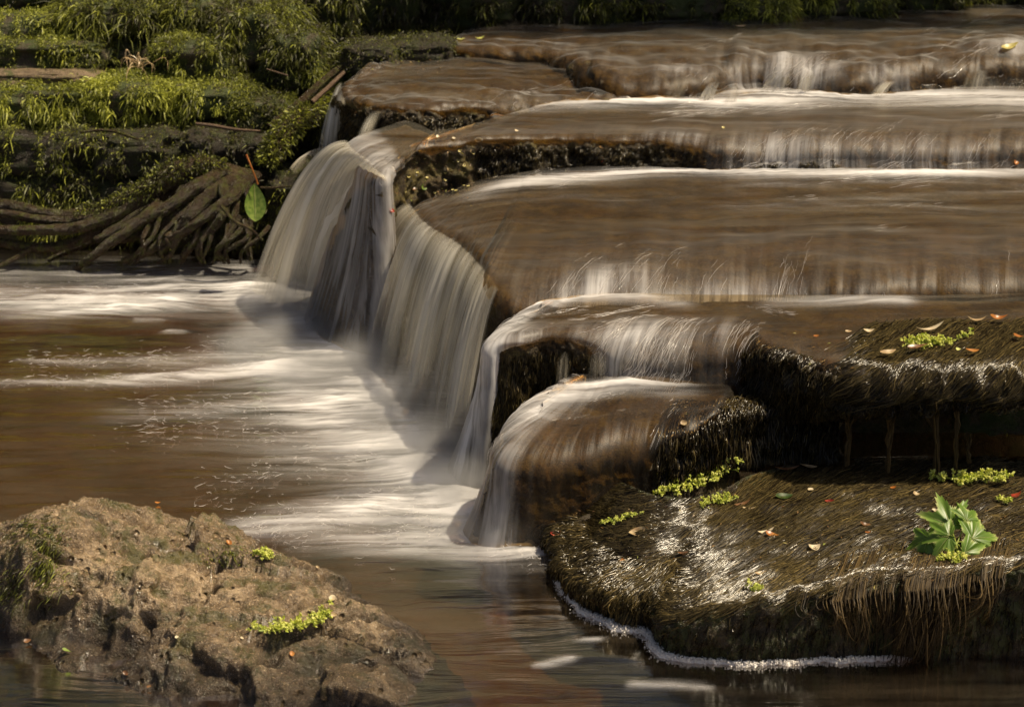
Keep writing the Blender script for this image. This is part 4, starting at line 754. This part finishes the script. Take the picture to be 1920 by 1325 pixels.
for j in range(60, T5.ns):
    zc = T5.RP[T5.nt + T5.nr:, j, 2]; k = int(np.argmax(zc < .002)); q = T5.RP[T5.nt + T5.nr + k, j]
    px = project(q)[0]
    if 1042 < px < 1715 and zc.min() < .002: WL.append((q, px))
WL = WL[::5]
def froth3(pts, widths, n):
    D = catmull([[p[0], p[1], 0, w] for p, w in zip(pts, widths)], n); C, w = D[:, :3], D[:, 3]; k = np.ones(9) / 9
    C = np.stack([np.convolve(np.pad(C[:, i], 4, mode='edge'), k, 'valid') for i in range(3)], 1)
    T = np.gradient(C, axis=0); T /= np.linalg.norm(T, axis=1, keepdims=True); N = np.stack([T[:, 1], -T[:, 0], 0 * T[:, 0]], 1); rows = []
    w = w * (1 + .45 * fbm(C * 22, 3, 5))
    for q in np.linspace(-1, 1, 15):
        p = C + N * (w * .7 * (q + .35))[:, None]; p[:, 2] = .004 * (1 - q * q) ** .6 - .0012; rows.append(p)
    P = np.array(rows); f = P.reshape(-1, 3); f = f + np.stack([fbm(f * 120, 2, 1) * .003, fbm(f * 110, 2, 2) * .004, np.abs(fbm(f * 260, 2, 3)) * .004], 1)
    tag(link('foam', mesh_from('foam', f, grid_faces(15, n)), None, [M['foam']]), kind='stuff')
    bmx = bmesh.new(); bmesh.ops.create_icosphere(bmx, subdivisions=1, radius=1); bv = np.array([v.co[:] for v in bmx.verts]); bf = np.array([[v.index for v in f_.verts] for f_ in bmx.faces]); bmx.free(); m = 4500
    i = rng.integers(0, n, m); cen = C[i] + N[i] * (w[i] * (rng.normal(size=m) * .42 + .25))[:, None] + rng.normal(size=(m, 3)) * .002; cen[:, 2] = rng.uniform(.0, .006, m); rr = rng.uniform(.0005, .0015, m)
    tag(link('foam', mesh_from('foam', (cen[:, None] + bv[None] * rr[:, None, None]).reshape(-1, 3), (bf[None] + (np.arange(m) * len(bv))[:, None, None]).reshape(-1, 3)), None, [M['foam']]), kind='stuff')
froth3([q for q, x in WL], [np.interp(x, [1045, 1100, 1130, 1230, 1290, 1600, 1715], [.004, .012, .015, .011, .007, .006, .002]) for q, x in WL], 460)
froth([(716, 1150), (735, 1168), (752, 1190), (762, 1212)], [.003, .006, .006, .003], 40)

# ------------------------------------------------------------------ flower clusters, leaves, litter
def blossom(seed):
    r = np.random.default_rng(seed); V, F = [], []
    for k in range(9):
        d = r.normal(size=3); d[2] = abs(d[2]) * .8; d /= np.linalg.norm(d); e = np.cross(d, r.normal(size=3)); e /= np.linalg.norm(e); h = np.cross(d, e); i = len(V); w = r.uniform(.22, .36); L = r.uniform(.8, 1.25)
        V += [d * .1, d * .6 * L + e * w, d * .6 * L - e * w, d * .65 * L + h * w * .8, d * L]
        F += [(i, i + 1, i + 3), (i, i + 3, i + 2), (i + 1, i + 4, i + 3), (i + 3, i + 4, i + 2), (i, i + 2, i + 1), (i + 1, i + 2, i + 4)]
    me = mesh_from('floret', np.array(V), np.array(F), False); me.materials.append(M['catkin']); return me
FLO = [blossom(k) for k in range(5)]
def frame_basis(n, ang):
    d = np.array([math.cos(ang), .0, math.sin(ang)]); n = n / np.linalg.norm(n)      # direction in the picture: right and up
    w = d[0] * np.array([1.0, 0, 0]) + d[2] * np.array([0, 1.0, 0]); w = w - n * (w @ n); w /= np.linalg.norm(w)
    return w, np.cross(n, w), n
def cluster(path, n, size, spread, label, group='lime green flower clusters', up=.0):
    H = [hit(x, y)[0] + np.array([0, 0, .006 + up * k / max(1, len(path) - 1)]) for k, (x, y) in enumerate(path)]
    base = H[0].copy(); root = empty('flower_cluster', base); tag(root, label, 'flower cluster', group); depth = H[0][1] * CP + .3
    D = catmull([h - base for h in H], 24); paths, rad = [], []
    S = sweep(D[::4] if len(D) > 8 else D, np.linspace(.0013, .0009, len(D[::4])) * size / 9.0, n=24, sides=6, bump=.02); st = link('stem', mesh_from('stem', S.reshape(-1, 3), grid_faces(*S.shape[:2])), None, [M['catstem']]); st.parent = root
    s = size / FPX * depth
    n = int(n * 1.35)
    for k in range(n):
        q = rng.uniform(0, 1) ** .8; c = D[min(23, int(q * 23))]
        off = rng.normal(size=3) * spread / FPX * depth * np.array([1, 1.2, .55]); off[2] = abs(off[2]) * 1.1
        p = c + off; paths.append(np.stack([c, c + off * .5 + [0, 0, .002], p])); rad.append([.0005, .0004, .0004])
        o = bpy.data.objects.new('floret', FLO[k % 5]); COL.objects.link(o); o.parent = root; o.location = p
        o.rotation_euler = tuple(rng.uniform(0, 6.28, 3)); o.scale = tuple(s * rng.uniform(.50, .95) * rng.uniform(.8, 1.2, 3))
    V, F, _ = tubes(np.array(paths), np.array(rad), 4); a = link('stalk', mesh_from('stalk', V, F), None, [M['catstem']]); a.parent = root; tag(a, kind='stuff')
cluster([(485, 1190), (520, 1188), (560, 1180), (600, 1165), (618, 1150)], 70, 11, 11, 'large lime green flower cluster lying on the boulder')
cluster([(474, 1040), (492, 1044), (508, 1052)], 20, 9, 7, 'small lime green flower sprig near the boulder top edge')
cluster([(1235, 930), (1265, 922), (1300, 915), (1330, 908), (1355, 892), (1366, 878)], 84, 11, 10, 'large lime green flower cluster at the back left of the slab, one end raised', up=.012)
cluster([(1322, 952), (1350, 945), (1385, 942)], 26, 8, 7, 'small lime green flower sprig in front of the large cluster on the slab')
cluster([(1125, 988), (1150, 982), (1180, 974), (1205, 970)], 26, 6, 4, 'slender lime green flower spike lying on the wet left end of the slab')
cluster([(1745, 900), (1785, 906), (1825, 908), (1860, 908), (1895, 914)], 60, 10, 9, 'long lime green flower cluster at the edge of the dark hollow', up=.008)
cluster([(1700, 652), (1730, 650), (1768, 648)], 44, 10, 9, 'yellow green flower cluster on the fringed ledge')
cluster([(1790, 645), (1810, 636), (1822, 630)], 12, 7, 6, 'thin green flower sprig right of the cluster on the fringed ledge')
cluster([(1406, 1112), (1425, 1106)], 9, 10, 6, 'tiny green flower bud on the front of the slab')
cluster([(1866, 942), (1890, 948)], 10, 8, 4, 'small pale green flower bit behind the maple seedling')
cluster([(1755, 1052), (1800, 1056)], 20, 9, 9, 'green flower sprig under the maple seedling leaves')
cluster([(182, 276), (210, 274), (242, 274)], 44, 9, 9, 'yellow flower cluster on the black bank stone')
cluster([(255, 275), (285, 266)], 26, 9, 8, 'green flower cluster right of the yellow one on the bank')
cluster([(312, 262), (342, 250)], 20, 8, 6, 'smallest green flower cluster on the bank stones')
cluster([(122, 425), (146, 420)], 16, 8, 6, 'green flower tuft caught between the roots')
cluster([(415, 243), (440, 240)], 14, 8, 6, 'yellow green flower tuft beside the pale twig')
cluster([(708, 72), (722, 70), (735, 76)], 16, 8, 6, 'green sprout cluster on the wet rock at the top')

def leaf_mesh(name, L, Wd, curl=.15, fold=.25, mats=(), nu=7, nv=12, twist=0.0):
    v = np.linspace(0, 1, nv); u = np.linspace(-1, 1, nu); U, V = np.meshgrid(u, v)
    w = Wd * np.sin(np.pi * V ** .8) ** .8 * .5 + 1e-5
    x = L * (V - .5); y = U * w; z = np.abs(U) * w * fold + curl * L * ((V - .5) ** 2 * 2 - .25) + twist * y * (V - .5)
    me = mesh_from(name, np.stack([x, y, z], -1).reshape(-1, 3), grid_faces(nv, nu))
    for m in mats: me.materials.append(M[m])
    return me
def litter(name, px, py, L, Wd, ang, mat, label, cat, group=None, tilt=.25, curl=.2):
    L *= .82; Wd *= .85; curl = rng.uniform(.2, .5); loc, n = hit(px, py); dep = loc[1] * CP + (CAM_H - loc[2]) * SP; sc = dep / FPX
    n = n * .6 + np.array([0, -.15, .6]) + rng.normal(size=3) * tilt * .5; w, b, n = frame_basis(n, R(ang))
    me = leaf_mesh(name, L * sc, Wd * sc * 1.5, curl, .3, [mat], twist=rng.uniform(-1, 1)); o = bpy.data.objects.new(name, me); COL.objects.link(o)
    mw = Matrix.Identity(4)
    for i, ax in enumerate((w, b, n)):
        for j in range(3): mw[j][i] = ax[j]
    mw.translation = Vector(loc + np.array([0, 0, .004 + .02 * L * sc + (.009 if px > 1560 and 600 < py < 715 else 0)])); o.matrix_world = mw; tag(o, label, cat, group); return o
LIT = [('petal', 1042, 1004, 26, 10, 15, 'red', 'red petal at the left tip of the bottom slab'), ('petal', 1195, 1001, 40, 18, 8, 'tan', 'large curled tan petal on the left of the slab'), ('petal', 1448, 1006, 34, 11, -30, 'orange', 'orange petal crossing a cream one on the slab'), ('petal', 1436, 1000, 44, 9, 25, 'cream', 'cream petal under the orange one on the slab'),
       ('petal', 1527, 1030, 34, 16, 35, 'cream', 'pale cream petal alone in the middle of the slab'), ('petal', 1555, 944, 22, 9, -8, 'red', 'dark red petal behind the middle of the slab'), ('leaf_scrap', 1470, 935, 44, 16, 18, 'leafdark', 'dark green curled leaf scrap behind the slab'), ('petal', 1392, 948, 42, 9, 20, 'brown', 'brown bud scale beside the small flower sprig'),
       ('petal', 1405, 957, 32, 8, 5, 'tan', 'tan bud scale in front of the brown one'), ('petal', 1520, 922, 14, 9, 40, 'cream', 'small cream scrap near the dark water'), ('petal', 1675, 918, 16, 8, 20, 'orange', 'small orange scrap left of the long flower cluster'), ('petal', 1718, 930, 16, 10, 0, 'tan', 'small tan seed behind the seedling'), ('petal', 1906, 932, 30, 12, 30, 'red', 'red petal at the right edge of the slab'),
       ('petal', 1430, 1078, 40, 8, 15, 'tan', 'long tan scale near the front of the slab'), ('petal', 1280, 1041, 26, 8, 12, 'brown', 'brown scale among algae left of the middle'), ('petal', 1167, 1057, 18, 10, 80, 'orange', 'orange scrap on the left slope of the slab'), ('petal', 1234, 1075, 14, 7, 20, 'orange', 'tiny orange scrap right of the left slope'), ('petal', 1645, 1106, 18, 10, 20, 'yellow', 'yellow green scrap on the front edge of the slab'),
       ('petal', 1622, 987, 26, 9, 0, 'brown', 'dark brown scale left of the seedling'), ('petal', 1752, 961, 14, 8, 0, 'cream', 'pale scrap touching the seedling left leaf'), ('petal', 1795, 1054, 28, 9, 25, 'red', 'red scale under the seedling'), ('petal', 1818, 1014, 16, 8, 60, 'orange', 'orange scale between the seedling leaves'), ('petal', 1627, 1002, 14, 6, 0, 'orange', 'small orange scrap left of the seedling'),
       ('leaf_scrap', 1664, 675, 44, 12, 25, 'tan', 'pale pink brown leaf scrap on the fringed ledge lip'), ('leaf_scrap', 1720, 664, 50, 10, 8, 'brown', 'brown leaf strip in front of the yellow green cluster'), ('leaf_scrap', 1830, 612, 46, 10, 8, 'tan', 'curled tan leaf on the fringed ledge'), ('leaf_scrap', 1872, 608, 42, 10, 3, 'orange', 'orange leaf strip at the right of the fringed ledge'), ('leaf_scrap', 1742, 628, 70, 8, 14, 'cream', 'long pale leaf strip lying along the fringed ledge'),
       ('leaf_scrap', 1628, 634, 26, 9, 5, 'cream', 'cream scrap floating on the fringed ledge water'), ('leaf_scrap', 1590, 636, 16, 7, 10, 'tan', 'small tan scrap left of the floating cream one'), ('petal', 1530, 634, 14, 6, 0, 'orange', 'tiny orange scrap on the smooth water of the fringed ledge'), ('leaf_scrap', 1822, 672, 32, 10, 0, 'orange', 'orange scrap on the fringed ledge right of the cluster'), ('petal', 1796, 670, 12, 8, 0, 'catkin', 'green bud on the fringed ledge'), ('leaf_scrap', 1908, 645, 24, 12, 0, 'orange', 'orange brown leaf at the right edge of the fringed ledge'),
       ('leaf_scrap', 1470, 741, 46, 18, -60, 'tan', 'dry curled tan leaf caught under the fringed ledge'), ('leaf_scrap', 1458, 730, 26, 9, 0, 'cream', 'cream leaf stub above the curled tan leaf'), ('petal', 1379, 792, 24, 13, -55, 'orange', 'bright orange petal on the glistening right end of the small ledge'), ('petal', 1282, 797, 16, 10, 30, 'tan', 'tan seed on the small rounded ledge'), ('petal', 1400, 822, 22, 9, -40, 'brown', 'brown scale on the dark face of the small ledge'), ('petal', 1262, 868, 12, 9, 50, 'red', 'small red scale low on the face of the small ledge'),
       ('leaf_scrap', 1475, 882, 60, 9, 12, 'brown', 'brown strip floating at the edge of the dark water'), ('leaf_scrap', 1515, 878, 42, 8, -3, 'tan', 'tan strip floating right of the brown one'),
       ('leaf_scrap', 1893, 90, 46, 12, 24, 'yellow', 'yellow leaf stuck on the top ledge at the right edge'), ('leaf_scrap', 898, 266, 20, 7, 20, 'cream', 'pale scrap on the second ledge lip'), ('seed', 821, 260, 9, 7, 0, 'cream', 'left one of two pale seeds on the second ledge lip'), ('seed', 851, 263, 9, 6, 0, 'cream', 'right one of two pale seeds on the second ledge lip'), ('seed', 969, 249, 10, 7, 20, 'cream', 'pale seed on the flat water of the second ledge'), ('seed', 1356, 243, 8, 6, 0, 'yellow', 'yellow seed in the middle of the second ledge water'), ('seed', 1906, 309, 12, 10, 0, 'orange', 'orange scrap on the wet face at the right edge'), ('seed', 1127, 280, 12, 8, 70, 'tan', 'tan scrap high on the dark face of the second ledge'), ('seed', 1128, 303, 12, 9, 20, 'red', 'red scrap low on the dark face of the second ledge'),
       ('leaf_scrap', 795, 355, 18, 9, -15, 'leafgreen', 'green leaf scrap low on the littered corner'), ('seed', 770, 300, 16, 9, 20, 'red', 'red scrap at the top of the littered corner'), ('seed', 774, 357, 20, 10, 0, 'brown', 'brown red scrap low on the littered corner'), ('seed', 734, 398, 16, 8, -15, 'red', 'red scrap at the bottom of the littered corner'),
       ('leaf_scrap', 196, 152, 18, 26, 75, 'orange', 'orange brown dead leaf standing on the bare bank stone'), ('leaf_scrap', 240, 138, 18, 22, 80, 'brown', 'brown dead leaf beside the dry grass tuft'), ('leaf_scrap', 512, 28, 36, 16, -20, 'leafgreen', 'torn pale green leaf on the tall mossy stone'), ('leaf_scrap', 538, 35, 18, 9, -40, 'orange', 'orange leaf scrap right of the torn pale leaf'), ('leaf_scrap', 368, 305, 16, 8, 0, 'leafgreen', 'pale green leaf scrap on top of the arched root'), ('leaf_scrap', 395, 222, 24, 14, 50, 'leafgreen', 'folded green leaf behind the pale twig'), ('leaf_scrap', 365, 254, 14, 6, 0, 'red', 'red scrap between the flowers and the pale twig'), ('leaf_scrap', 430, 428, 28, 10, -20, 'yellow', 'yellow brown leaf at the foot of the root tangle'), ('leaf_scrap', 318, 370, 10, 5, 0, 'red', 'red scrap under the arched root'), ('leaf_scrap', 128, 466, 12, 6, 0, 'red', 'red scrap at the waterline under the left root'),
       ('leaf_scrap', 768, 82, 30, 12, 20, 'yellow', 'yellow leaf on the low wet rock at the top'), ('leaf_scrap', 900, 74, 22, 6, 5, 'catkin', 'lime scrap at the far waterline'), ('leaf_scrap', 862, 76, 26, 5, 0, 'catkin', 'lime strip at the far waterline left of the scrap'), ('leaf_scrap', 1388, 52, 26, 6, 0, 'tan', 'tan strip at the foot of the far bank'), ('leaf_scrap', 820, 100, 22, 6, 80, 'orange', 'upright orange bud scale on the low wet rock'), ('leaf_scrap', 785, 112, 20, 6, 100, 'orange', 'tilted orange bud scale left of the upright one'),
       ('petal', 624, 1126, 18, 12, -15, 'cream', 'pale cream petal above the large cluster on the boulder'), ('petal', 622, 1156, 26, 9, -8, 'tan', 'tan scale at the tip of the large cluster on the boulder'), ('petal', 332, 1199, 10, 7, 0, 'cream', 'tiny cream scrap low in the middle of the boulder'), ('petal', 454, 1201, 9, 6, 0, 'cream', 'tiny cream scrap left of the large cluster on the boulder'), ('petal', 430, 1021, 12, 10, 60, 'orange', 'orange scrap on the boulder edge'), ('petal', 296, 946, 14, 6, 0, 'orange', 'orange scrap on the top ridge of the boulder'), ('petal', 548, 1230, 12, 9, 20, 'orange', 'orange scrap below the large cluster on the boulder'), ('petal', 596, 1067, 10, 4, -20, 'tan', 'tan speck on the upper right slope of the boulder'), ('leaf_scrap', 126, 1224, 24, 8, 0, 'leafgreen', 'green scrap at the waterline of the boulder'), ('leaf_scrap', 52, 1206, 18, 10, 30, 'brown', 'brown leaf at the left waterline of the boulder'), ('leaf_scrap', 236, 1266, 11, 9, 60, 'brown', 'amber brown bud in the water before the boulder'), ('leaf_scrap', 280, 1292, 10, 8, 60, 'brown', 'dull reddish brown bud in the water before the boulder')]
for t in LIT: litter(*t[:7], t[7], {'petal': 'petal', 'leaf_scrap': 'leaf', 'seed': 'seed'}[t[0]])
# seeds scattered on the dark littered corner: alike, so they share a label
for k in range(26):
    x = rng.uniform(735, 900); y = rng.uniform(285, 385 - (x - 735) * .2)
    litter('seed', x, y, rng.uniform(7, 12), 4.5, rng.uniform(20, 90), 'yellow', 'small pale yellow seed stuck on the dark mossy face of the second ledge', 'seed', 'pale seeds on the dark mossy face')

# maple seedling
def lobed_leaf(r, seed):
    th = np.linspace(-math.pi, math.pi, 121); lob = [(0, 1.0, .36), (.82, .90, .34), (-.82, .90, .34), (1.65, .66, .38), (-1.65, .66, .38)]
    rad = np.full_like(th, .22)
    for c, a, w in lob: rad = np.maximum(rad, a * np.exp(-np.abs((th - c) / w) ** 1.35) + .16)
    rad = np.maximum(rad, .60 * (1 - (np.abs(th) / 2.7) ** 5).clip(0, 1))
    rad = rad * (1 + .085 * (2 * np.abs(((th * 9.5) % 1) - .5) * 2 - 1)); rad *= smooth(math.pi - np.abs(th), -.05, .45) * .85 + .15
    q = np.linspace(0, 1, 9); Q, TH = np.meshgrid(q, th, indexing='ij'); RR = Q * rad[None]
    fold = sum(np.exp(-((TH - c) / .16) ** 2) for c, a, w in lob)
    z = -.06 * fold * Q + .03 * np.sin(TH * 19) * Q * (1 - .2 * Q) * .5 + .10 * Q - .28 * RR ** 2 + .02 * math.sin(seed) * np.cos(TH * 3 + seed)
    P = np.stack([RR * np.cos(TH), RR * np.sin(TH), z], -1) * r
    me = mesh_from('leaf', P.reshape(-1, 3), grid_faces(9, 121), True, {'tint': (Q ** 3 * (.6 + .4 * np.sin(TH * 9 + seed))).ravel()})
    vp = []
    for c, a, w in lob:
        k = np.linspace(.03, .88, 7); vp.append(np.stack([k * (a + .1) * math.cos(c), k * (a + .1) * math.sin(c), -.10 * k + .10 * k - .28 * (k * (a + .1)) ** 2 + .018], -1) * r)
    V, F, _ = tubes(np.array(vp), np.repeat(np.linspace(.014, .004, 7)[None] * r, 5, 0), 4)
    return me, mesh_from('vein', V, F)
M['leafvar'] = tint_mat('maple_leaf', [(0, (.11, .20, .025)), (.4, (.18, .29, .045)), (.75, (.38, .45, .12)), (1, (.6, .6, .26))], .38, .42)
sb = hit(1792, 1046)[0]; sd = empty('maple_seedling', sb); tag(sd, 'young maple seedling with six pale edged green leaves growing on the slab', 'seedling')
crown = np.array([.0, .0, .035]); sc = (sb[1] * CP + .33) / FPX
for k, (px, py, r, ang, nrm, hz) in enumerate([(1782, 985, 56, 95, (-.1, -.75, .7), .030), (1822, 1010, 54, 22, (.25, -.6, .75), .024), (1812, 975, 40, 58, (.35, -.5, .8), .040), (1780, 1005, 44, 175, (-.3, -.6, .75), .030), (1742, 1008, 46, 222, (-.6, -.6, .5), .022), (1808, 1036, 46, -32, (.2, -.75, .6), .016)]):
    c = at(px, py, sb[2] + hz) - sb; me, vm = lobed_leaf(r * sc * 1.16, k * 1.7); w, b, n = frame_basis(np.array(nrm, float), R(ang))
    o = link('leaf', me, None, [M['leafvar']]); mw = Matrix.Identity(4)
    for i, ax in enumerate((w, b, n)):
        for j in range(3): mw[j][i] = ax[j]
    mw.translation = Vector(c); o.parent = sd; o.matrix_local = mw
    v = link('vein', vm, None, [M['leafvein']]); v.parent = o
    S = sweep([np.array([0, 0, .0]), crown * .5 + rng.normal(size=3) * .003, c * .7 + crown * .15, c], [.0011, .0010, .0008, .0007], n=20, sides=6, bump=.02)
    t = link('stalk', mesh_from('stalk', S.reshape(-1, 3), grid_faces(*S.shape[:2])), None, [M['catstem']]); t.parent = sd

# hanging green leaf
hl = atY(478, 380, 4.12); lf = empty('hanging_leaf', hl); tag(lf, 'single green leaf hanging upright on its orange stalk beside the fall', 'leaf')
me = leaf_mesh('blade', 74 * 4.1 / FPX, 36 * 4.1 / FPX * 1.15, .1, .35, ['leafgreen'], 9, 16); o = link('blade', me, None); o.parent = lf
w, b, n = frame_basis(np.array([.25, -.9, .3]), R(0)); w = np.array([.06, -.05, 1.0]); w -= n * (w @ n); w /= np.linalg.norm(w); b = np.cross(n, w); mw = Matrix.Identity(4)
for i, ax in enumerate((w, b, n)):
    for j in range(3): mw[j][i] = ax[j]
o.matrix_local = mw
V, F, _ = tubes(np.array([np.stack([np.linspace(-.036, .036, 8) * 1.0, 0 * np.linspace(0, 1, 8), .0008 + .1 * .08 * ((np.linspace(0.05, .95, 8) - .5) ** 2 * 2 - .25)], 1)]), np.linspace(.0006, .0010, 8)[None], 4)
v = link('vein', mesh_from('vein', V, F), None, [M['leafvein']]); v.parent = o
S = sweep([p - hl for p in pathY([(484, 346, 4.12), (480, 335, 4.12), (472, 315, 4.12), (462, 290, 4.13)])], [.0016, .0017, .0018, .0022], n=20, sides=7, bump=.03)
t = link('stalk', mesh_from('stalk', S.reshape(-1, 3), grid_faces(*S.shape[:2])), None, [M['orange']]); t.parent = lf

# ------------------------------------------------------------------ woodland beyond the bank, above the frame (seen only in the water)
n = 60000
th = rng.uniform(-1.15, 1.15, n); rr = rng.uniform(7.5, 9.5, n); zz = 1.2 + 5.2 * rng.uniform(0, 1, n) ** 1.1
C = np.stack([rr * np.sin(th), rr * np.cos(th), zz], 1); keep = fbm(C * .9, 3, 71) > -.30; C = C[keep]; n = len(C)
a = rng.normal(size=(n, 3)); a /= np.linalg.norm(a, axis=1, keepdims=True); b = np.cross(a, rng.normal(size=(n, 3))); b /= np.linalg.norm(b, axis=1, keepdims=True)
sz = rng.uniform(.05, .12, n)[:, None]
V = np.stack([C - a * sz, C - b * sz * .5, C + a * sz, C + b * sz * .5], 1).reshape(-1, 3)
M['wood'] = plant_mat('woodland_leaves', (.035, .05, .012), (.07, .085, .02), .5, .4, 3)
tag(link('woodland', mesh_from('woodland', V, np.arange(4 * n).reshape(n, 4)), None, [M['wood']]), kind='stuff')

# ------------------------------------------------------------------ moss on the boulder, loose litter
def boulder_moss(boxes):
    VV, FF, TT, off = [], [], [], 0
    for x0, y0, x1, y1, n, L, bias, dx in boxes:
        H = [hit(*q) for q in np.stack([rng.normal((x0 + x1) / 2, (x1 - x0) / 4, n), rng.normal((y0 + y1) / 2, (y1 - y0) / 4, n)], 1)]
        p = np.array([h[0] for h in H]); nn = np.array([h[1] for h in H]); ok = p[:, 2] > .006; p, nn = p[ok], nn[ok]; m = len(p)
        d0 = nn * .5 + rng.normal(size=(m, 3)) * .3 + [dx, -.2, -.1]; d1 = nn * .1 + rng.normal(size=(m, 3)) * .25 + [dx, -.4, -.9]
        d0 /= np.linalg.norm(d0, axis=1, keepdims=True); d1 /= np.linalg.norm(d1, axis=1, keepdims=True)
        V, F, tv = blades(p, d0, d1, L * rng.uniform(.4, 1.2, m), rng.uniform(.0004, .0011, m), 3, np.clip(bias + .2 * rng.normal(size=m), 0, 1))
        VV.append(V); FF.append(F + off); TT.append(tv); off += len(V)
    o = link('moss', mesh_from('moss', np.vstack(VV), np.vstack(FF), True, {'tint': np.concatenate(TT)}), None, [M['moss']]); o.parent = Bo; tag(o, kind='stuff')
boulder_moss([(60, 1020, 120, 1110, 360, .020, .45, -.4), (20, 970, 130, 1030, 420, .014, .30, -.3), (0, 1060, 50, 1140, 200, .016, .3, -.3), (370, 1020, 470, 1060, 200, .008, .5, .3)])
def leaf_litter(parts_):
    VV, FF, off = [], [], 0
    for poly, n, L in parts_:
        x0, y0, x1, y1 = poly
        for k in range(n):
            p, nn = hit(rng.uniform(x0, x1), rng.uniform(y0, y1))
            if p[2] < .012: continue
            a = rng.normal(size=3); a -= nn * (a @ nn); a /= np.linalg.norm(a); b = np.cross(nn, a); l = L * rng.uniform(.4, 1.4); w = l * rng.uniform(.2, .5); c = p + nn * .003
            VV += [c - a * l, c - b * w + nn * .001, c + a * l + nn * l * rng.uniform(-.2, .5), c + b * w + nn * .001]; FF.append([off, off + 1, off + 2, off + 3]); off += 4
    t = np.repeat(rng.uniform(0, 1, off // 4), 4)
    tag(link('leaf_litter', mesh_from('leaf_litter', np.array(VV), np.array(FF), True, {'tint': t}), None, [M['litter']]), kind='stuff')
M['litter'] = tint_mat('loose_litter', [(0, (.03, .015, .008)), (.45, (.12, .06, .02)), (.7, (.26, .15, .05)), (.9, (.40, .30, .14)), (1, (.3, .35, .06))], .35, .3)
leaf_litter([((1060, 930, 1910, 1090), 150, .0028), ((1250, 760, 1560, 880), 90, .0025), ((1440, 620, 1920, 720), 80, .003), ((640, 88, 830, 140), 90, .004), ((0, 230, 520, 340), 170, .004), ((735, 280, 900, 390), 120, .003), ((0, 90, 560, 230), 90, .005), ((100, 950, 700, 1200), 60, .0018)])

# ------------------------------------------------------------------ unseen leafy branch added above the frame to shade the far bank
br = empty('shade_branch', (2.4, 5.6, 2.1)); tag(br, 'out of frame leafy branch added to shade the far bank', 'branch')
B0 = np.array([2.4, 5.6, 2.1])
S = sweep([np.array(v) - B0 for v in ((2.6, 5.7, 2.05), (1.8, 5.35, 2.2), (1.0, 5.2, 2.25), (.3, 5.1, 2.2), (-.2, 5.0, 2.1))], [.05, .04, .028, .018, .008], n=50, sides=10, bump=.1)
link('limb', mesh_from('limb', S.reshape(-1, 3), grid_faces(*S.shape[:2])), None, [M['bark']]).parent = br
n = 9000; C = np.stack([rng.uniform(-.25, 2.5, n), rng.uniform(5.0, 5.75, n), 2.15 + .16 * rng.normal(size=n)], 1)
keep = fbm(C * np.array([3.2, 3.2, 1.5]), 3, 88) > np.interp(C[:, 0], [-.25, .45, .75, 2.5], [.5, .35, .06, .02]); C = C[keep]; n = len(C)
a = rng.normal(size=(n, 3)) * [1, 1, .4]; a /= np.linalg.norm(a, axis=1, keepdims=True); b = np.cross(a, rng.normal(size=(n, 3)) * .3 + [0, 0, 1]); b /= np.linalg.norm(b, axis=1, keepdims=True); sz = rng.uniform(.025, .05, n)[:, None]
V = np.stack([C - a * sz, C - b * sz * .55, C + a * sz, C + b * sz * .55], 1).reshape(-1, 3) - B0
lv = link('foliage', mesh_from('foliage', V, np.arange(4 * n).reshape(n, 4)), None, [M['wood']]); lv.parent = br; tag(lv, kind='stuff')

# ------------------------------------------------------------------ spray hanging over the feet of the falls
g = G('spray'); tc = g.n('TexCoord').outputs['Object']; ln = g.n('VectorMath', {0: tc}, operation='LENGTH').outputs['Value']
f = g.math('SUBTRACT', 1.0, g.fr(ln, 0.15, 1.0)); nz = g.fr(g.noise(g.pos(), 16, 3), .30, .70)
dn = g.math('MULTIPLY', g.math('MULTIPLY', f, f), g.math('ADD', 5.0, g.math('MULTIPLY', nz, 11.0)))
vol = g.n('VolumePrincipled', {'Color': (.93, .93, .93, 1), 'Density': dn, 'Anisotropy': .2}); g.put(g.out, 'Volume', vol.outputs[0]); M['spray'] = g.m
bm = bmesh.new(); bmesh.ops.create_icosphere(bm, subdivisions=3, radius=1.0); me = bpy.data.meshes.new('spray'); bm.to_mesh(me); bm.free(); me.materials.append(M['spray'])
for px, py, sx, sy, sz in [(520, 575, .13, .12, .085), (620, 596, .15, .10, .075), (690, 680, .13, .16, .085), (745, 760, .14, .16, .095), (800, 850, .14, .16, .10), (860, 910, .13, .13, .08), (930, 985, .14, .09, .06), (600, 690, .17, .15, .06), (560, 622, .17, .12, .06), (480, 640, .14, .12, .04)]:
    o = bpy.data.objects.new('spray', me); COL.objects.link(o); o.location = at(px, py, .02); o.scale = (sx, sy, sz); tag(o, kind='stuff')
